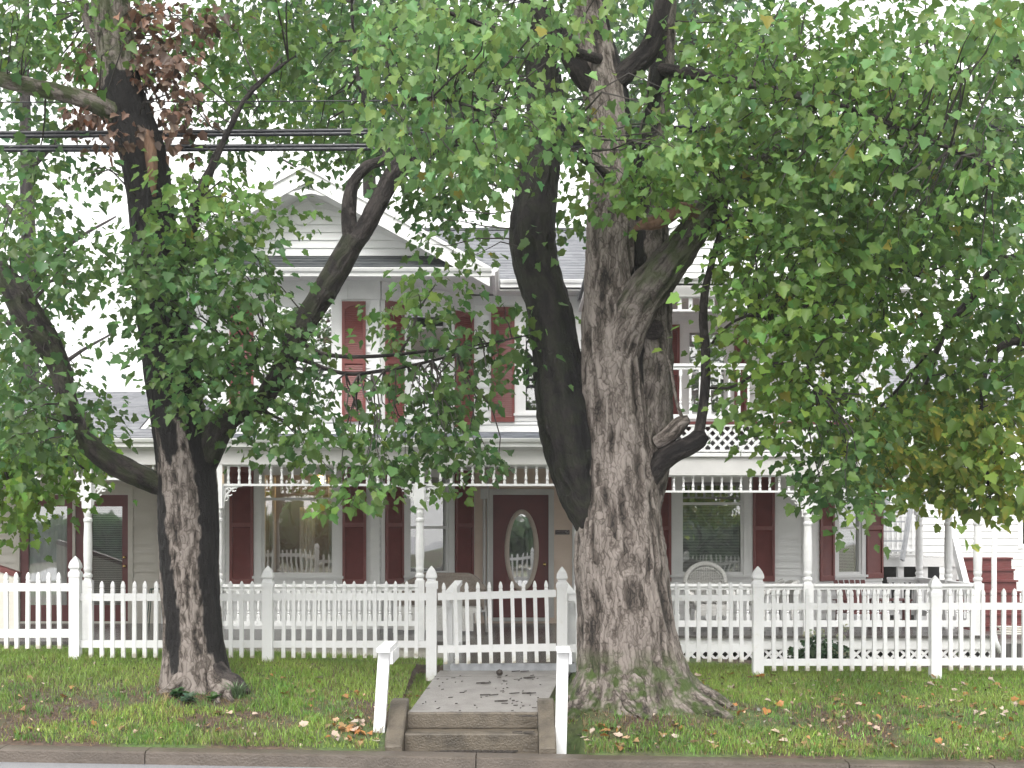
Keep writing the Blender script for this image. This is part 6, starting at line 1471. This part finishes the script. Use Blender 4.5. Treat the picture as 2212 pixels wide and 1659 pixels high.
# bark and twig debris on the walk
mb = MB()
for i in range(75):
    Y = random.uniform(11.66, 13.3); x = random.uniform(-.78, .22) if random.random() < .55 else random.uniform(-.1, .30)
    z = float(walk_z(Y)) + .004; L_ = random.choice((.006, .008, .01, .012, .02)); a = random.uniform(-.5, .5) if random.random() < .7 else random.uniform(0, 3.1)
    mb.bar((x - L_ * math.cos(a), Y - L_ * math.sin(a) * .6, z), (x + L_ * math.cos(a), Y + L_ * math.sin(a) * .6, z + .003), random.uniform(.004, .010), .005)
for (px_, py_, ln) in ((1068, 1510, .09), (1055, 1502, .07), (1045, 1487, .04), (1120, 1472, .08), (1155, 1480, .07), (1130, 1500, .12), (1110, 1532, .16), (1140, 1525, .12), (1085, 1462, .08)):
    Y = 12.2 if py_ > 1495 else 12.9
    for _ in range(3):
        z = (HY - py_) * 0; Yq = (ZC - .46) * F / (py_ - HY); x = X(px_, Yq) + random.uniform(-ln, ln); zq = float(walk_z(Yq)) + .006
        mb.bar((x - .04, Yq + random.uniform(-.02, .02), zq), (x + .04, Yq + random.uniform(-.02, .02), zq + .006), .012, .008)
for i in range(60):                              # strip of wet bark against the lowest riser
    x = random.uniform(-.6, .05); mb.bar((x - .03, 11.32 - random.uniform(0, .05), .122), (x + .03, 11.32 - random.uniform(0, .06), .128), .018, .012)
tag(mb.build('bark_debris', M['twig']), 'scattered dark bark chips and twigs on the wet concrete walk', 'debris', kind='stuff')
bl = MB(); bl.lathe([(.004, 0), (.022, .006), (.032, .022), (.03, .04), (.018, .054), (.003, .06)], 0, 0, 14)
o = place('walnut_husk', bl.mesh('walnut_husk', M['black_ball'], True)); Yq = 13.28; o.location = (X(1062, Yq) - .15, Yq, float(walk_z(Yq)))
o.location.x = X(1951 * .553, Yq); tag(o, 'round dark walnut husk lying on the walkway before the gate', 'nut')

# hydrangea by the deck skirt
hy = empty('hydrangea_bush', (X(1770, 20.9), 20.9, float(gz(X(1770, 20.9), 20.9))), 'small pale flowered bush growing against the lattice skirt', 'bush')
n = 380; a = rng.uniform(0, 6.28, n); r = np.sqrt(rng.random(n)); zz = rng.random(n)
bx = X(1770, 20.9) + .42 * r * np.cos(a); by = 20.9 + .3 * r * np.sin(a); bz = float(gz(X(1770, 20.9), 20.9)) + .05 + .45 * zz * (1 - .5 * r)
tp = np.stack([np.cos(a), np.sin(a), -.3 + 0 * a], 1) + rng.normal(0, .4, (n, 3)); nv = rng.normal(0, .4, (n, 3)) + [0, 0, 1]
CLS['hyd'] = ((.05, .10, .045), .3, None)
place('foliage', leaf_mesh('foliage', np.stack([bx, by, bz], 1), rng.uniform(.06, .10, n), tp, nv, ['hyd'] * n, M['leaf']), hy)
CLS['flo'] = ((.42, .45, .33), .15, None)
for i in range(9):
    c_ = np.array([X(1770, 20.9) + random.uniform(-.32, .38), 20.75 + random.uniform(-.1, .1), float(gz(X(1770, 20.9), 20.9)) + random.uniform(.15, .62)]); m_ = 40
    d = unit(rng.normal(0, 1, (m_, 3))); place('flower_head', leaf_mesh('flower_head', c_ + d * .045, np.full(m_, .03), d + rng.normal(0, .3, (m_, 3)), d, ['flo'] * m_, M['leaf']), hy)
